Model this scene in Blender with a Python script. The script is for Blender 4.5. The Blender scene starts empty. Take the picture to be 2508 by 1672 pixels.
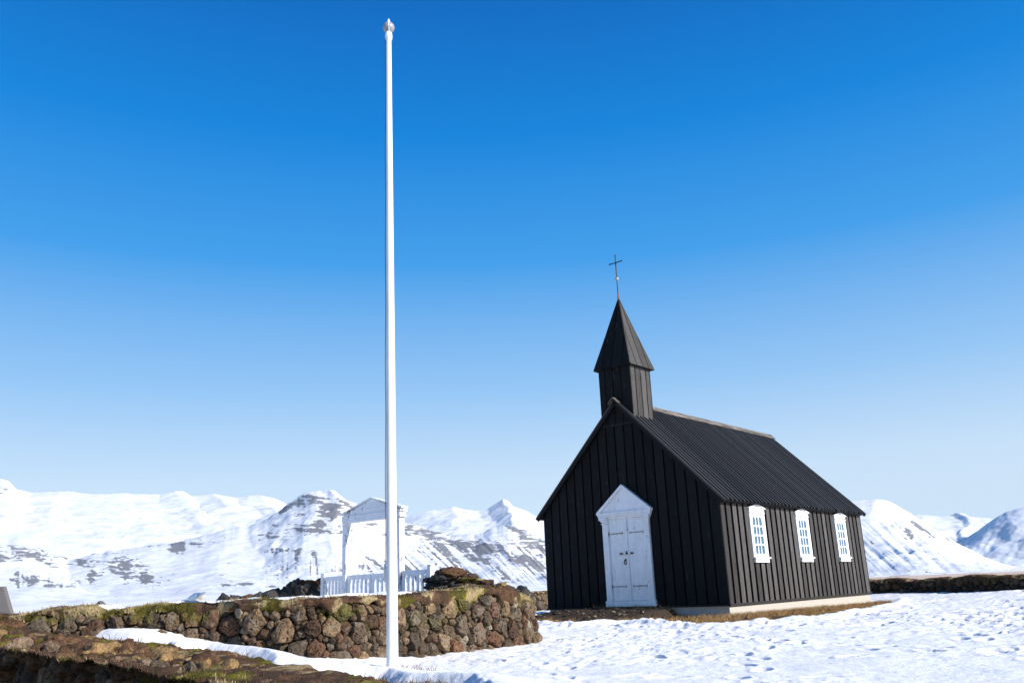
import bpy, math, random
import numpy as np
from mathutils import Matrix, Vector

random.seed(5)
rng = np.random.default_rng(11)
sc = bpy.context.scene
COL = sc.collection

# ------------------------------------------------------------------ camera
F_PX, PITCH, ROLL = 2122.13, 0.27823, -0.04182      # focal length in px of a 2508 px wide frame
CAM = np.array([0.0, 0.0, 0.83])
_f = np.array([0, math.cos(PITCH), math.sin(PITCH)])
_r0 = np.array([1.0, 0, 0]); _u0 = np.cross(_r0, _f)
CR = math.cos(ROLL) * _r0 + math.sin(ROLL) * _u0
CU = -math.sin(ROLL) * _r0 + math.cos(ROLL) * _u0
cam_d = bpy.data.cameras.new('camera'); cam = bpy.data.objects.new('camera', cam_d); COL.objects.link(cam)
M = Matrix.Identity(4)
for i in range(3):
    M[i][0], M[i][1], M[i][2], M[i][3] = CR[i], CU[i], -_f[i], CAM[i]
cam.matrix_world = M
cam_d.sensor_width = 36.0; cam_d.lens = F_PX / 2508 * 36.0
cam_d.clip_start = 0.1; cam_d.clip_end = 60000
sc.camera = cam

# ------------------------------------------------------------------ sky, sun, exposure
SUN_AZ, SUN_EL = math.radians(58.5), math.radians(28)   # azimuth measured from -Y towards +X
SUN = np.array([math.cos(SUN_EL) * math.sin(SUN_AZ), -math.cos(SUN_EL) * math.cos(SUN_AZ), math.sin(SUN_EL)])
world = bpy.data.worlds.new('World'); sc.world = world; world.use_nodes = True
nt = world.node_tree; nt.nodes.clear()
sky = nt.nodes.new('ShaderNodeTexSky'); sky.sky_type = 'NISHITA'; sky.sun_disc = False
sky.sun_elevation = SUN_EL; sky.sun_rotation = math.atan2(SUN[0], SUN[1])
sky.air_density = 1.0; sky.dust_density = 0.35; sky.ozone_density = 1.6; sky.altitude = 0
hs = nt.nodes.new('ShaderNodeHueSaturation'); hs.inputs['Saturation'].default_value = 1.45; hs.inputs['Value'].default_value = 1.0
bg = nt.nodes.new('ShaderNodeBackground'); bg.inputs['Strength'].default_value = 0.09
wo = nt.nodes.new('ShaderNodeOutputWorld')
# the clear winter air of the place: the model sky graded by height towards a deeper blue
tc_ = nt.nodes.new('ShaderNodeTexCoord'); sx_ = nt.nodes.new('ShaderNodeSeparateXYZ'); cr_ = nt.nodes.new('ShaderNodeValToRGB')
SKY = [(0.0, (1.02, .95, .88)), (.12, (1.01, .84, .68)), (.22, (.97, .615, .34)), (.36, (.88, .365, .055)), (.49, (.76, .243, .0)), (.61, (.57, .147, .0)), (1.0, (.30, .055, .0))]
while len(cr_.color_ramp.elements) < len(SKY): cr_.color_ramp.elements.new(.5)
for e_, (p_, c_) in zip(cr_.color_ramp.elements, SKY): e_.position = p_; e_.color = (c_[2] * 5.95, c_[1] * 5.95, c_[0] * 5.95, 1)
mx_ = nt.nodes.new('ShaderNodeMix'); mx_.data_type = 'RGBA'; mx_.inputs[0].default_value = .93
nt.links.new(tc_.outputs['Generated'], sx_.inputs[0]); nt.links.new(sx_.outputs['Z'], cr_.inputs[0])
nt.links.new(sky.outputs[0], hs.inputs['Color']); nt.links.new(hs.outputs[0], mx_.inputs[6]); nt.links.new(cr_.outputs[0], mx_.inputs[7])
nt.links.new(mx_.outputs[2], bg.inputs['Color']); nt.links.new(bg.outputs[0], wo.inputs[0])
sun_d = bpy.data.lights.new('sun', 'SUN'); sun_d.energy = 4.0; sun_d.angle = math.radians(0.5); sun_d.color = (1.0, 0.955, 0.90)
sun = bpy.data.objects.new('sun', sun_d); COL.objects.link(sun)
sun.rotation_mode = 'QUATERNION'; sun.rotation_quaternion = Vector(SUN).to_track_quat('Z', 'Y')
sc.view_settings.view_transform = 'Standard'; sc.view_settings.look = 'None'
sc.view_settings.gamma = 1.0; sc.view_settings.exposure = 0.85
sc.cycles.max_bounces = 6

# ------------------------------------------------------------------ picture -> place helpers (px of a 2352 px wide view of the photo)
def ray(x, y):
    x, y = x / .9378, y / .9378
    return _f + (x - 1254) / F_PX * CR - (y - 836) / F_PX * CU
def at_Y(x, y, Y):
    d = ray(x, y); return CAM + d * (Y / d[1])
def at_r(x, y, r):
    d = ray(x, y); return CAM + d * (r / math.hypot(d[0], d[1]))
def to_px(P):
    P = P - CAM; z = P @ _f
    return np.stack([(1254 + F_PX * (P @ CR) / z) * .9378, (836 - F_PX * (P @ CU) / z) * .9378], -1)
def at_z(x, y, z=0.0):
    d = ray(x, y); return CAM + d * ((z - CAM[2]) / d[2])
YAW = 0.7029
G = np.array([-math.cos(YAW), math.sin(YAW), 0])    # along the church front, to its left
Ee = np.array([math.sin(YAW), math.cos(YAW), 0])    # along the church side, away
CH0 = np.array([2.852, 23.783, 0.0])                # middle of the church front on the ground

# ------------------------------------------------------------------ numpy noise
def _h(ix, iy, iz, seed):
    h = (ix.astype(np.int64) * 374761393 + iy.astype(np.int64) * 668265263 + iz.astype(np.int64) * 2147483647 + seed * 144665) & 0xFFFFFFFF
    h = ((h ^ (h >> 13)) * 1274126177) & 0xFFFFFFFF
    h = ((h ^ (h >> 16)) * 2246822519) & 0xFFFFFFFF
    h = h ^ (h >> 15)
    return (h & 0xFFFFFF) / float(0xFFFFFF)
def vn(P, seed=0):
    P = np.asarray(P, float)
    if P.shape[-1] == 2: P = np.concatenate([P, np.zeros(P.shape[:-1] + (1,))], -1)
    f = np.floor(P); t = P - f; i = f.astype(np.int64); t = t * t * t * (t * (t * 6 - 15) + 10)
    out = 0
    for dx in (0, 1):
        wx = t[..., 0] if dx else 1 - t[..., 0]
        for dy in (0, 1):
            wy = t[..., 1] if dy else 1 - t[..., 1]
            for dz in (0, 1):
                wz = t[..., 2] if dz else 1 - t[..., 2]
                out = out + wx * wy * wz * _h(i[..., 0] + dx, i[..., 1] + dy, i[..., 2] + dz, seed)
    return out * 2 - 1
def fbm(P, o=4, seed=0, gain=.5):
    P = np.asarray(P, float); a, s, n = 1.0, 0, 0
    for k in range(o):
        s = s + a * vn(P * (2.03 ** k) + 17.3 * k, seed + k); n += a; a *= gain
    return s / n
def ss(a, b, x):
    t = np.clip((x - a) / (b - a), 0, 1); return t * t * (3 - 2 * t)
def mixc(a, b, t):
    return np.asarray(a) * (1 - t[..., None]) + np.asarray(b) * t[..., None]

# ------------------------------------------------------------------ mesh helpers
def obj(name, V, faces, mat, parent=None, col=None, smooth=False):
    """V (n,3); faces: list of int arrays (m,k); col (n,3) per vertex."""
    me = bpy.data.meshes.new(name)
    V = np.ascontiguousarray(V, dtype=np.float32)
    if not isinstance(faces, list): faces = [faces]
    faces = [np.asarray(f, dtype=np.int32) for f in faces if len(f)]
    me.vertices.add(len(V)); me.vertices.foreach_set('co', V.ravel())
    li = np.concatenate([f.ravel() for f in faces]); tot = np.concatenate([np.full(len(f), f.shape[1], np.int32) for f in faces])
    st = np.concatenate([[0], np.cumsum(tot)[:-1]]).astype(np.int32)
    me.loops.add(len(li)); me.loops.foreach_set('vertex_index', li)
    me.polygons.add(len(tot)); me.polygons.foreach_set('loop_start', st); me.polygons.foreach_set('loop_total', tot)
    me.polygons.foreach_set('use_smooth', np.full(len(tot), bool(smooth)))
    me.update(calc_edges=True)
    if col is not None:
        a = me.color_attributes.new('Col', 'FLOAT_COLOR', 'POINT')
        c = np.ones((len(V), 4), np.float32); c[:, :3] = col; a.data.foreach_set('color', c.ravel())
    me.materials.append(mat)
    o = bpy.data.objects.new(name, me); COL.objects.link(o)
    if parent: o.parent = parent
    return o
def empty(name, loc, rz=0.0):
    o = bpy.data.objects.new(name, None); COL.objects.link(o); o.location = loc; o.rotation_euler = (0, 0, rz)
    o.empty_display_size = .2
    return o
def tag(o, label=None, cat=None, group=None, kind=None):
    if label: o['label'] = label
    if cat: o['category'] = cat
    if group: o['group'] = group
    if kind: o['kind'] = kind
    return o
def grid_faces(nu, nv, base=0):
    i = np.arange(nu - 1)[:, None] * nv + np.arange(nv - 1)[None, :]
    i = i.ravel() + base
    return np.stack([i, i + nv, i + nv + 1, i + 1], -1)

class MB:
    """collects boxes, prisms, tubes and lathes into one mesh"""
    def __init__(s): s.v, s.f, s.c, s.n = [], {}, [], 0
    def add(s, V, F, c=(1, 1, 1)):
        V = np.asarray(V, float)
        for f in F:
            s.f.setdefault(len(f), []).append([i + s.n for i in f])
        s.v.append(V); s.c.append(np.tile(np.asarray(c, float), (len(V), 1)) if np.ndim(c) == 1 else np.asarray(c)); s.n += len(V)
    def hexa(s, p, c=(1, 1, 1)):
        # p: 4 bottom corners (ccw seen from above) then 4 top corners
        s.add(p, [(3, 2, 1, 0), (4, 5, 6, 7), (0, 1, 5, 4), (1, 2, 6, 5), (2, 3, 7, 6), (3, 0, 4, 7)], c)
    def box(s, x0, x1, y0, y1, z0, z1, c=(1, 1, 1)):
        s.hexa([(x0, y0, z0), (x1, y0, z0), (x1, y1, z0), (x0, y1, z0), (x0, y0, z1), (x1, y0, z1), (x1, y1, z1), (x0, y1, z1)], c)
    def prism(s, poly, vec, c=(1, 1, 1)):
        p = np.asarray(poly, float); n = len(p); q = p + np.asarray(vec, float)
        F = [tuple(range(n))[::-1], tuple(range(n, 2 * n))] + [(i, (i + 1) % n, n + (i + 1) % n, n + i) for i in range(n)]
        s.add(np.vstack([p, q]), F, c)
    def tube(s, pts, r, n=8, c=(1, 1, 1), cap=True):
        pts = np.asarray(pts, float); r = np.broadcast_to(np.asarray(r, float), (len(pts),)); rings = []
        for i, p in enumerate(pts):
            t = pts[min(i + 1, len(pts) - 1)] - pts[max(i - 1, 0)]; t /= np.linalg.norm(t) + 1e-9
            a = np.cross(t, (0, 0, 1) if abs(t[2]) < .9 else (1, 0, 0)); a /= np.linalg.norm(a); b = np.cross(t, a)
            an = np.arange(n) * 2 * math.pi / n
            rings.append(p + r[i] * (np.cos(an)[:, None] * a + np.sin(an)[:, None] * b))
        V = np.vstack(rings); F = []
        for i in range(len(pts) - 1):
            for k in range(n): F.append((i * n + k, i * n + (k + 1) % n, (i + 1) * n + (k + 1) % n, (i + 1) * n + k))
        if cap: F += [tuple(range(n))[::-1], tuple(range((len(pts) - 1) * n, len(pts) * n))]
        s.add(V, F, c)
    def lathe(s, prof, n=24, cx=0, cy=0, c=(1, 1, 1)):
        s.tube([(cx, cy, z) for r, z in prof], [max(r, 1e-4) for r, z in prof], n, c)
    def sphere(s, ctr, r, n=20, c=(1, 1, 1)):
        th = np.linspace(0, math.pi, n // 2 + 1)
        s.tube([(ctr[0], ctr[1], ctr[2] - r * math.cos(t)) for t in th], [max(r * math.sin(t), 1e-4) for t in th], n, c)
    def build(s, name, mat, parent=None, smooth=False, bevel=0):
        o = obj(name, np.vstack(s.v), [np.array(x) for x in s.f.values()], mat, parent, np.vstack(s.c), False)
        me = o.data
        if smooth:
            me.polygons.foreach_set('use_smooth', np.ones(len(me.polygons), bool))
            try: me.set_sharp_from_angle(angle=math.radians(40))
            except Exception: pass
        if bevel:
            b = o.modifiers.new('bevel', 'BEVEL'); b.width = bevel; b.segments = 2; b.limit_method = 'ANGLE'
        return o

# ------------------------------------------------------------------ materials
def nmat(name):
    m = bpy.data.materials.new(name); m.use_nodes = True; t = m.node_tree; t.nodes.clear()
    o = t.nodes.new('ShaderNodeOutputMaterial'); b = t.nodes.new('ShaderNodeBsdfPrincipled'); t.links.new(b.outputs[0], o.inputs[0])
    return m, t, b
def N(t, typ, **kw):
    n = t.nodes.new(typ)
    for k, v in kw.items():
        if k in n.inputs: n.inputs[k].default_value = v
        else: setattr(n, k, v)
    return n
def coords(t, scale=(1, 1, 1)):
    tc = N(t, 'ShaderNodeTexCoord'); mp = N(t, 'ShaderNodeMapping'); mp.inputs['Scale'].default_value = scale
    t.links.new(tc.outputs['Object'], mp.inputs[0]); return mp.outputs[0]
def noise(t, vec, scale, detail=4, rough=.55, dist=0):
    n = N(t, 'ShaderNodeTexNoise', Scale=scale, Detail=detail, Roughness=rough, Distortion=dist); t.links.new(vec, n.inputs['Vector']); return n.outputs['Fac']
def ramp(t, fac, stops):
    r = N(t, 'ShaderNodeValToRGB'); e = r.color_ramp.elements
    while len(e) < len(stops): e.new(.5)
    for k, (p, c) in enumerate(stops):
        e[k].position = p; e[k].color = (c if len(c) == 4 else (*c, 1)) if not np.isscalar(c) else (c, c, c, 1)
    t.links.new(fac, r.inputs[0]); return r.outputs[0]
def mix(t, a, b, fac=1.0, blend='MIX'):
    m = N(t, 'ShaderNodeMix', data_type='RGBA', blend_type=blend)
    for s, v in ((m.inputs[6], a), (m.inputs[7], b), (m.inputs[0], fac)):
        if hasattr(v, 'is_linked') or hasattr(v, 'links'): t.links.new(v, s)
        elif np.isscalar(v): s.default_value = v
        else: s.default_value = (*v, 1)
    return m.outputs[2]
def attr(t): return N(t, 'ShaderNodeAttribute', attribute_name='Col').outputs['Color']
def bump(t, b, h, strength=.5, dist=.01):
    n = N(t, 'ShaderNodeBump', Strength=strength, Distance=dist); t.links.new(h, n.inputs['Height']); t.links.new(n.outputs[0], b.inputs['Normal'])

def mat_vc(name, rough=.9, var_scale=20, var=(.65, 1.3), bs=40, bstr=.6, bdist=.01, spec=.3):
    m, t, b = nmat(name); v = coords(t)
    c = mix(t, attr(t), ramp(t, noise(t, v, var_scale, 6, .65), [(.3, var[0]), (.7, var[1])]), 1.0, 'MULTIPLY')
    t.links.new(c, b.inputs['Base Color']); b.inputs['Roughness'].default_value = rough; b.inputs['Specular IOR Level'].default_value = spec
    bump(t, b, noise(t, v, bs, 5, .7), bstr, bdist); return m
def mat_wood(name, scale=(9, 9, .5), wear=.5, wearcol=(.27, .20, .13), grain=(.6, 1.4), rough=.75, streak=(.66, .8)):
    """tarred boards: per board tint times lengthwise grain, worn streaks showing bare timber"""
    m, t, b = nmat(name); v = coords(t, scale)
    g = noise(t, v, 6, 6, .7)
    c = mix(t, attr(t), ramp(t, g, [(.3, grain[0]), (.7, grain[1])]), 1.0, 'MULTIPLY')
    v2 = coords(t, (scale[0] * .8, scale[1] * .8, scale[2] * 2.2))
    w = ramp(t, noise(t, v2, 2.2, 7, .72), [(streak[0], 0.0), (streak[1], wear)])
    c = mix(t, c, wearcol, w)
    t.links.new(c, b.inputs['Base Color']); b.inputs['Roughness'].default_value = rough; b.inputs['Specular IOR Level'].default_value = .12
    bump(t, b, g, .5, .006); return m
def mat_paint(name, col=(.80, .81, .82), chips=.9, thr=(.70, .76), chipcol=(.12, .09, .07), sc_=(3, 3, 1.2)):
    m, t, b = nmat(name); v = coords(t, sc_)
    base = mix(t, col, tuple(np.array(col) * .86), ramp(t, noise(t, v, 3, 5), [(.35, 0.0), (.7, 1.0)]))
    ch = ramp(t, noise(t, v, 3.2, 9, .75), [(thr[0], 0.0), (thr[1], chips)])
    t.links.new(mix(t, base, chipcol, ch), b.inputs['Base Color']); b.inputs['Roughness'].default_value = .5
    bump(t, b, noise(t, v, 14, 5), .25, .004); return m
def mat_plain(name, col, rough=.6, metal=0.0, bs=30, bstr=.2, spec=.4):
    m, t, b = nmat(name); v = coords(t)
    c = mix(t, tuple(np.array(col) * .8), tuple(np.minimum(np.array(col) * 1.15, .95)), noise(t, v, bs * .4, 5, .65))
    t.links.new(c, b.inputs['Base Color']); b.inputs['Roughness'].default_value = rough; b.inputs['Metallic'].default_value = metal
    b.inputs['Specular IOR Level'].default_value = spec
    bump(t, b, noise(t, v, bs, 4), bstr, .005); return m

M_tar = mat_wood('tarred_boards', wear=.45, streak=(.61, .76), wearcol=(.24, .18, .125), grain=(.45, 1.6))
M_roof = mat_wood('tarred_roof_boards', scale=(9, 9, 9), wear=.6, streak=(.70, .80), wearcol=(.30, .26, .21), rough=.6)
M_ridge = mat_wood('weathered_ridge', scale=(3, .8, 3), wear=.7, wearcol=(.30, .265, .225), streak=(.42, .6))
M_white = mat_paint('white_paint', thr=(.61, .645), chips=.6)
M_gate = mat_paint('peeling_white_paint', thr=(.565, .60), chips=.8)
M_pole = mat_paint('flagpole_paint', col=(.84, .84, .83), thr=(.9, .95))
M_iron = mat_plain('rusty_iron', (.05, .04, .035), .7, .3)
M_hinge = mat_paint('painted_hinge', col=(.42, .42, .43), thr=(.47, .53), chips=.95, chipcol=(.06, .045, .04), sc_=(9, 9, 9))
M_black = mat_plain('black_iron', (.02, .02, .022), .5, .6)
M_conc = mat_plain('concrete', (.47, .43, .37), .85, 0, 18, .3, .2)
M_copper = mat_plain('verdigris', (.30, .36, .32), .5, .3)
M_red = mat_plain('rusty_red', (.20, .05, .03), .7)
M_rope = mat_plain('rope', (.10, .095, .09), .9)
M_globe = mat_plain('grey_globe', (.30, .31, .34), .25, .0, 6, .05, .5)
M_stone = mat_vc('lava_stone', .9, 22, (.45, 1.55), 34, 1.0, .02)
M_stone_far = mat_vc('lava_stone_far', .95, 9, (.6, 1.4), 14, .8, .03)
M_core = mat_plain('wall_core', (.018, .015, .012), 1, 0, 10, .5, .05)
M_turf = mat_vc('heather_turf', .95, 45, (.4, 1.6), 70, 1.0, .02, .1)
M_blade = mat_vc('grass_blades', .8, 30, (.8, 1.2), 30, .1, .002, .2)
M_ground = mat_vc('bare_ground', .95, 30, (.55, 1.45), 50, 1.0, .02, .1)
# glass
M_glass, _t, _b = nmat('window_glass')
_b.inputs['Base Color'].default_value = (.065, .145, .205, 1); _b.inputs['Roughness'].default_value = .06; _b.inputs['Specular IOR Level'].default_value = .7  # blue base colour stands in for the reflected sky
bump(_t, _b, noise(_t, coords(_t), 3, 2), .06, .02)
# snow
M_snow, _t, _b = nmat('snow')
_v = coords(_t)
_c = mix(_t, attr(_t), ramp(_t, noise(_t, _v, 9, 6, .7), [(.3, .93), (.65, 1.0)]), 1.0, 'MULTIPLY')
_t.links.new(_c, _b.inputs['Base Color']); _b.inputs['Roughness'].default_value = .65; _b.inputs['Specular IOR Level'].default_value = .2
bump(_t, _b, noise(_t, _v, 20, 6, .7), .55, .03)
# mountain: snow / rock from vertex attribute broken up by finer noise
def mat_mountain(name, fine):
    m, t, b = nmat(name); v = coords(t)
    sep = N(t, 'ShaderNodeSeparateColor'); t.links.new(attr(t), sep.inputs[0])
    n = noise(t, v, fine, 6, .75)
    ad = N(t, 'ShaderNodeMath', operation='MULTIPLY_ADD'); t.links.new(n, ad.inputs[0]); ad.inputs[1].default_value = 1.0; t.links.new(sep.outputs[0], ad.inputs[2])
    sb = N(t, 'ShaderNodeMath', operation='SUBTRACT'); t.links.new(ad.outputs[0], sb.inputs[0]); sb.inputs[1].default_value = .5
    k = ramp(t, sb.outputs[0], [(.46, 0.0), (.60, 1.0)])
    rk = mix(t, (.13, .127, .13), (.29, .28, .28), noise(t, v, fine * 3, 4))  # rock paled: part of the distance haze is put into its colour
    sw = mix(t, (.60, .605, .62), (.80, .805, .81), ramp(t, noise(t, v, fine * .25, 7, .7), [(.36, 0.0), (.58, 1.0)]))
    t.links.new(mix(t, sw, rk, k), b.inputs['Base Color']); b.inputs['Roughness'].default_value = .85; b.inputs['Specular IOR Level'].default_value = .1
    return m

# ================================================================== TERRAIN
def se(x, y): return x * G[0] + y * G[1], x * Ee[0] + y * Ee[1]
def P_se(s, e): return s * G[:2] + e * Ee[:2]
ctrl = []
for px, py, Y in [(0, 1437, 11.9), (200, 1455, 11.75), (370, 1457, 11.68), (450, 1476, 11.66), (510, 1487, 11.64), (600, 1502, 11.58), (690, 1513, 11.5),
                  (620, 1540, 8.8), (690, 1553, 9.0), (570, 1497, 10.5), (1000, 1565, 8.7), (440, 1482, 11.2), (300, 1480, 11.0), (100, 1460, 11.6)]:
    ctrl.append(at_Y(px, py, Y))
for s, z in [(4.2, .10), (5.41, .20), (6.96, .31), (9, .40), (11.3, .50), (14, .60), (17, .66)]:
    p = P_se(s, 4.0); ctrl.append((p[0], p[1], z))
for s, z in [(2, -.02), (0, -.05), (-3, -.1)]:
    p = P_se(s, 4.0); ctrl.append((p[0], p[1], z))
for p in [(-1.547, 10.705, 0), (-1.0, 13.2, 0), (.6, 14.6, 0), (2, 12, 0), (5, 10, 0), (4, 7, 0), (2, 8, 0), (8, 14, 0.02), (12, 20, .05), (2.85, 20.5, 0.02),
          (5.0, 21.96, 0.0), (11.3, 29.4, -.06), (.7, 25.6, .09), (3, 31, 0), (12.7, 33, .16), (16.0, 28.6, .19), (24, 24, .2), (20, 15, .05), (-1, 40, -.3), (-3, 50, -.42), (6, 58, -.4),
          (10, 42, .0), (-4, 14.5, -.05), (-6, 17.5, 0.0), (-3, 17, 0), (-10, 16, .3), (-16, 18, .55), (-15, 30, .4), (-25, 35, .6), (25, 40, 0), (12, 8, 0)]:
    ctrl.append(p)
ctrl = np.array([tuple(map(float, c)) for c in ctrl])
def _tps_fit(C, lam=.02):
    n = len(C); d = np.linalg.norm(C[:, None, :2] - C[None, :, :2], axis=-1)
    K = np.where(d > 0, d * d * np.log(d + 1e-12), 0) + lam * np.eye(n)
    Pm = np.c_[np.ones(n), C[:, :2]]
    A = np.block([[K, Pm], [Pm.T, np.zeros((3, 3))]])
    return np.linalg.solve(A, np.r_[C[:, 2], 0, 0, 0])
_w = _tps_fit(ctrl)
def tps(x, y):
    out = np.empty(x.size); X = x.ravel(); Yv = y.ravel()
    for k in range(0, X.size, 40000):
        a, b = X[k:k + 40000], Yv[k:k + 40000]
        d2 = (a[:, None] - ctrl[:, 0]) ** 2 + (b[:, None] - ctrl[:, 1]) ** 2
        out[k:k + 40000] = (.5 * d2 * np.log(d2 + 1e-12)) @ _w[:-3] + _w[-3] + _w[-2] * a + _w[-1] * b
    return out.reshape(x.shape)
def loc_ch(x, y):   # church frame: lx to the right along the front, ly to the back
    dx, dy = x - CH0[0], y - CH0[1]
    return -(dx * G[0] + dy * G[1]), dx * Ee[0] + dy * Ee[1]
def plain_z(x, y):
    r = np.hypot(x, y); az = np.arctan2(x, y)
    left = ss(-.05, -.35, az); right = ss(-.02, .25, az)
    return left * (.35 + .0030 * np.clip(r, 0, 1500)) + (1 - left) * (1 - right) * (-.3 - .002 * np.clip(r - 50, 0, 700)) + right * (-.2 - .0085 * np.clip(r - 50, 0, 330))
def base_z(x, y):
    r = np.hypot(x, y); w = ss(45, 95, r)
    near = np.zeros_like(x); m = r < 96
    near[m] = tps(x[m], y[m])
    z = near * (1 - w) + plain_z(x, y) * w
    s, e = se(x, y)
    # sunken path in front of the foreground retaining wall
    k = ss(3.95, 3.55, e) * ss(4.6, 5.6, s) * ss(30, 25, s)
    z = z * (1 - k) + (-.55) * k
    k2 = ss(3.6, 1.0, e) * ss(60, 40, r)
    z = np.where(k2 > 0, np.minimum(z, z * (1 - k2) - .5 * k2), z)
    lx, ly = loc_ch(x, y)
    z = z + .20 * ss(-3.2, -1.6, lx) * ss(1.45, 1.15, lx) * ss(-2.6, -.4, ly) * ss(.8, .4, ly)        # earth mound before the door
    z = z + .02 * ss(2.0, 2.8, lx) * ss(3.7, 3.0, lx) * ss(3, 5, ly) * ss(9.6, 8, ly)                 # turf strip along the side
    return z

# polar sheet round the viewpoint, fine in the seen sector
azs = np.concatenate([np.linspace(-math.pi, -.78, 40)[:-1], np.linspace(-.78, .78, 930), np.linspace(.78, math.pi, 40)[1:]])
rs = [0.6]
while rs[-1] < 9000:
    r = rs[-1]
    k = .05 if r < 4 else (.02 if r < 5.5 else (.0040 if r < 22 else .0055 if r < 34 else (.012 if r < 80 else .03)))
    rs.append(r * (1 + k))
rs = np.array(rs)
AZ, RR = np.meshgrid(azs, rs, indexing='ij')
GX, GY = RR * np.sin(AZ), RR * np.cos(AZ)
GZ = base_z(GX, GY)
XY = np.stack([GX, GY], -1)
S_, E_ = se(GX, GY); LX, LY = loc_ch(GX, GY)
nearw = ss(70, 40, RR)

# ---- where the snow lies: positive = snow thickness field
def poly_dist(px_poly, X, Y, zref=0.0):
    """signed distance (m, positive inside) to a polygon given by ground points"""
    P = np.array(px_poly, float); Q = np.roll(P, -1, 0)
    d = np.full(X.shape, 1e9); ins = np.zeros(X.shape, bool)
    for a, b in zip(P, Q):
        ab = b - a; t = np.clip(((X - a[0]) * ab[0] + (Y - a[1]) * ab[1]) / (ab @ ab), 0, 1)
        d = np.minimum(d, np.hypot(X - a[0] - t * ab[0], Y - a[1] - t * ab[1]))
        c = ((a[1] > Y) != (b[1] > Y)) & (X < (b[0] - a[0]) * (Y - a[1]) / (b[1] - a[1] + 1e-12) + a[0])
        ins ^= c
    return np.where(ins, d, -d)
gp = lambda px, py, z=0.0: tuple(at_z(px, py, z)[:2])
def lg(lx, ly): p = CH0 - lx * G + ly * Ee; return (p[0], p[1])
bare_church = [lg(-3.3, .2), gp(1228, 1414), gp(1225, 1434), gp(1320, 1437), gp(1400, 1432), gp(1470, 1429), gp(1560, 1434), gp(1640, 1438), gp(1720, 1434),
               gp(1860, 1419), gp(1960, 1403), gp(2016, 1388), lg(3.4, 10.2), lg(2.7, 10.1), lg(2.7, .5)]
near = (RR < 60)
def field(fn, default):
    out = np.full(GX.shape, default, float); out[near] = fn(GX[near], GY[near]); return out
bc = field(lambda X, Y: poly_dist(bare_church, X, Y), -50.)
# snow on the left bank: strip between the turf brink and the wall
strip = [at_Y(180, 1456, 11.85)[:2], at_Y(370, 1456, 11.8)[:2], at_Y(425, 1462, 11.8)[:2], at_Y(470, 1480, 11.8)[:2], at_Y(600, 1499, 11.8)[:2], at_Y(690, 1510, 11.8)[:2],
         (-2.3, 11.9), (.3, 14.9), (6, 20), (40, 40), (40, 2), (8, .5), (.3, 3.5), (-.1, 6.0), gp(1075, 1568), gp(1000, 1563), gp(930, 1560), gp(885, 1549), gp(760, 1551), at_Y(690, 1553, 9.0)[:2],
         at_Y(640, 1549, 8.9)[:2], at_Y(615, 1540, 9.0)[:2], at_Y(622, 1518, 10.0)[:2], at_Y(600, 1508, 10.4)[:2], at_Y(560, 1497, 10.6)[:2], at_Y(470, 1487, 11.0)[:2],
         at_Y(400, 1496, 10.6)[:2], at_Y(378, 1490, 10.9)[:2], at_Y(440, 1479, 11.2)[:2], at_Y(380, 1477, 11.2)[:2], at_Y(300, 1468, 11.35)[:2]]
st = field(lambda X, Y: poly_dist(strip, X, Y), 50.)
left_region = ss(-.4, .1, np.where((GX < 1.2) & (RR < 22), 1, 0)) if False else None
n1 = fbm(XY / .55, 5, 3); n2 = fbm(XY / .16, 4, 9)
front_zone = near & (GY < 12.2 + np.clip(-GX - 3.6, 0, 9) * .15) & (RR < 14) & (GX < 2.2) | (near & (E_ < 6.3) & (RR < 14) & (GX < 1.5))
front_zone &= (GY < 11.95 + np.maximum(0, (GX + 2.3)) * 1.18 + .13 * np.clip(-GX - 3.8, 0, 20))
thick = np.where(bc > -3, np.clip(-bc * .35 + .012, -.3, .07) + n1 * .05 * (bc > -1.2) + n2 * .02 * (bc > -1.2), .07)
tf = np.clip(st * .9 + .02, -.3, .085) + n1 * .035 + n2 * .02
thick = np.where(front_zone, np.minimum(thick, tf), thick)
# brown grass poking through in front of the church side and out on the field
for (px, py, a, b, amt) in [(1900, 1404, 1.6, .5, .10), (1830, 1416, 1.2, .4, .08), (2010, 1392, 2.2, .6, .07), (2200, 1386, 1.6, .5, .05), (2120, 1378, 1.2, .5, .05), (2060, 1378, 1.4, .35, .06), (2330, 1398, 1.2, .4, .05), (1505, 1445, .35, .2, .05), (1270, 1434, .8, .3, .08)]:
    c = at_z(px, py)[:2]
    q = np.exp(-(((GX - c[0]) / a) ** 2 + ((GY - c[1]) / b) ** 2))
    thick = thick - q * amt * ss(-.15, .35, fbm(XY / np.array([.9, .35]), 4, 31)) * 1.6

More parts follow.
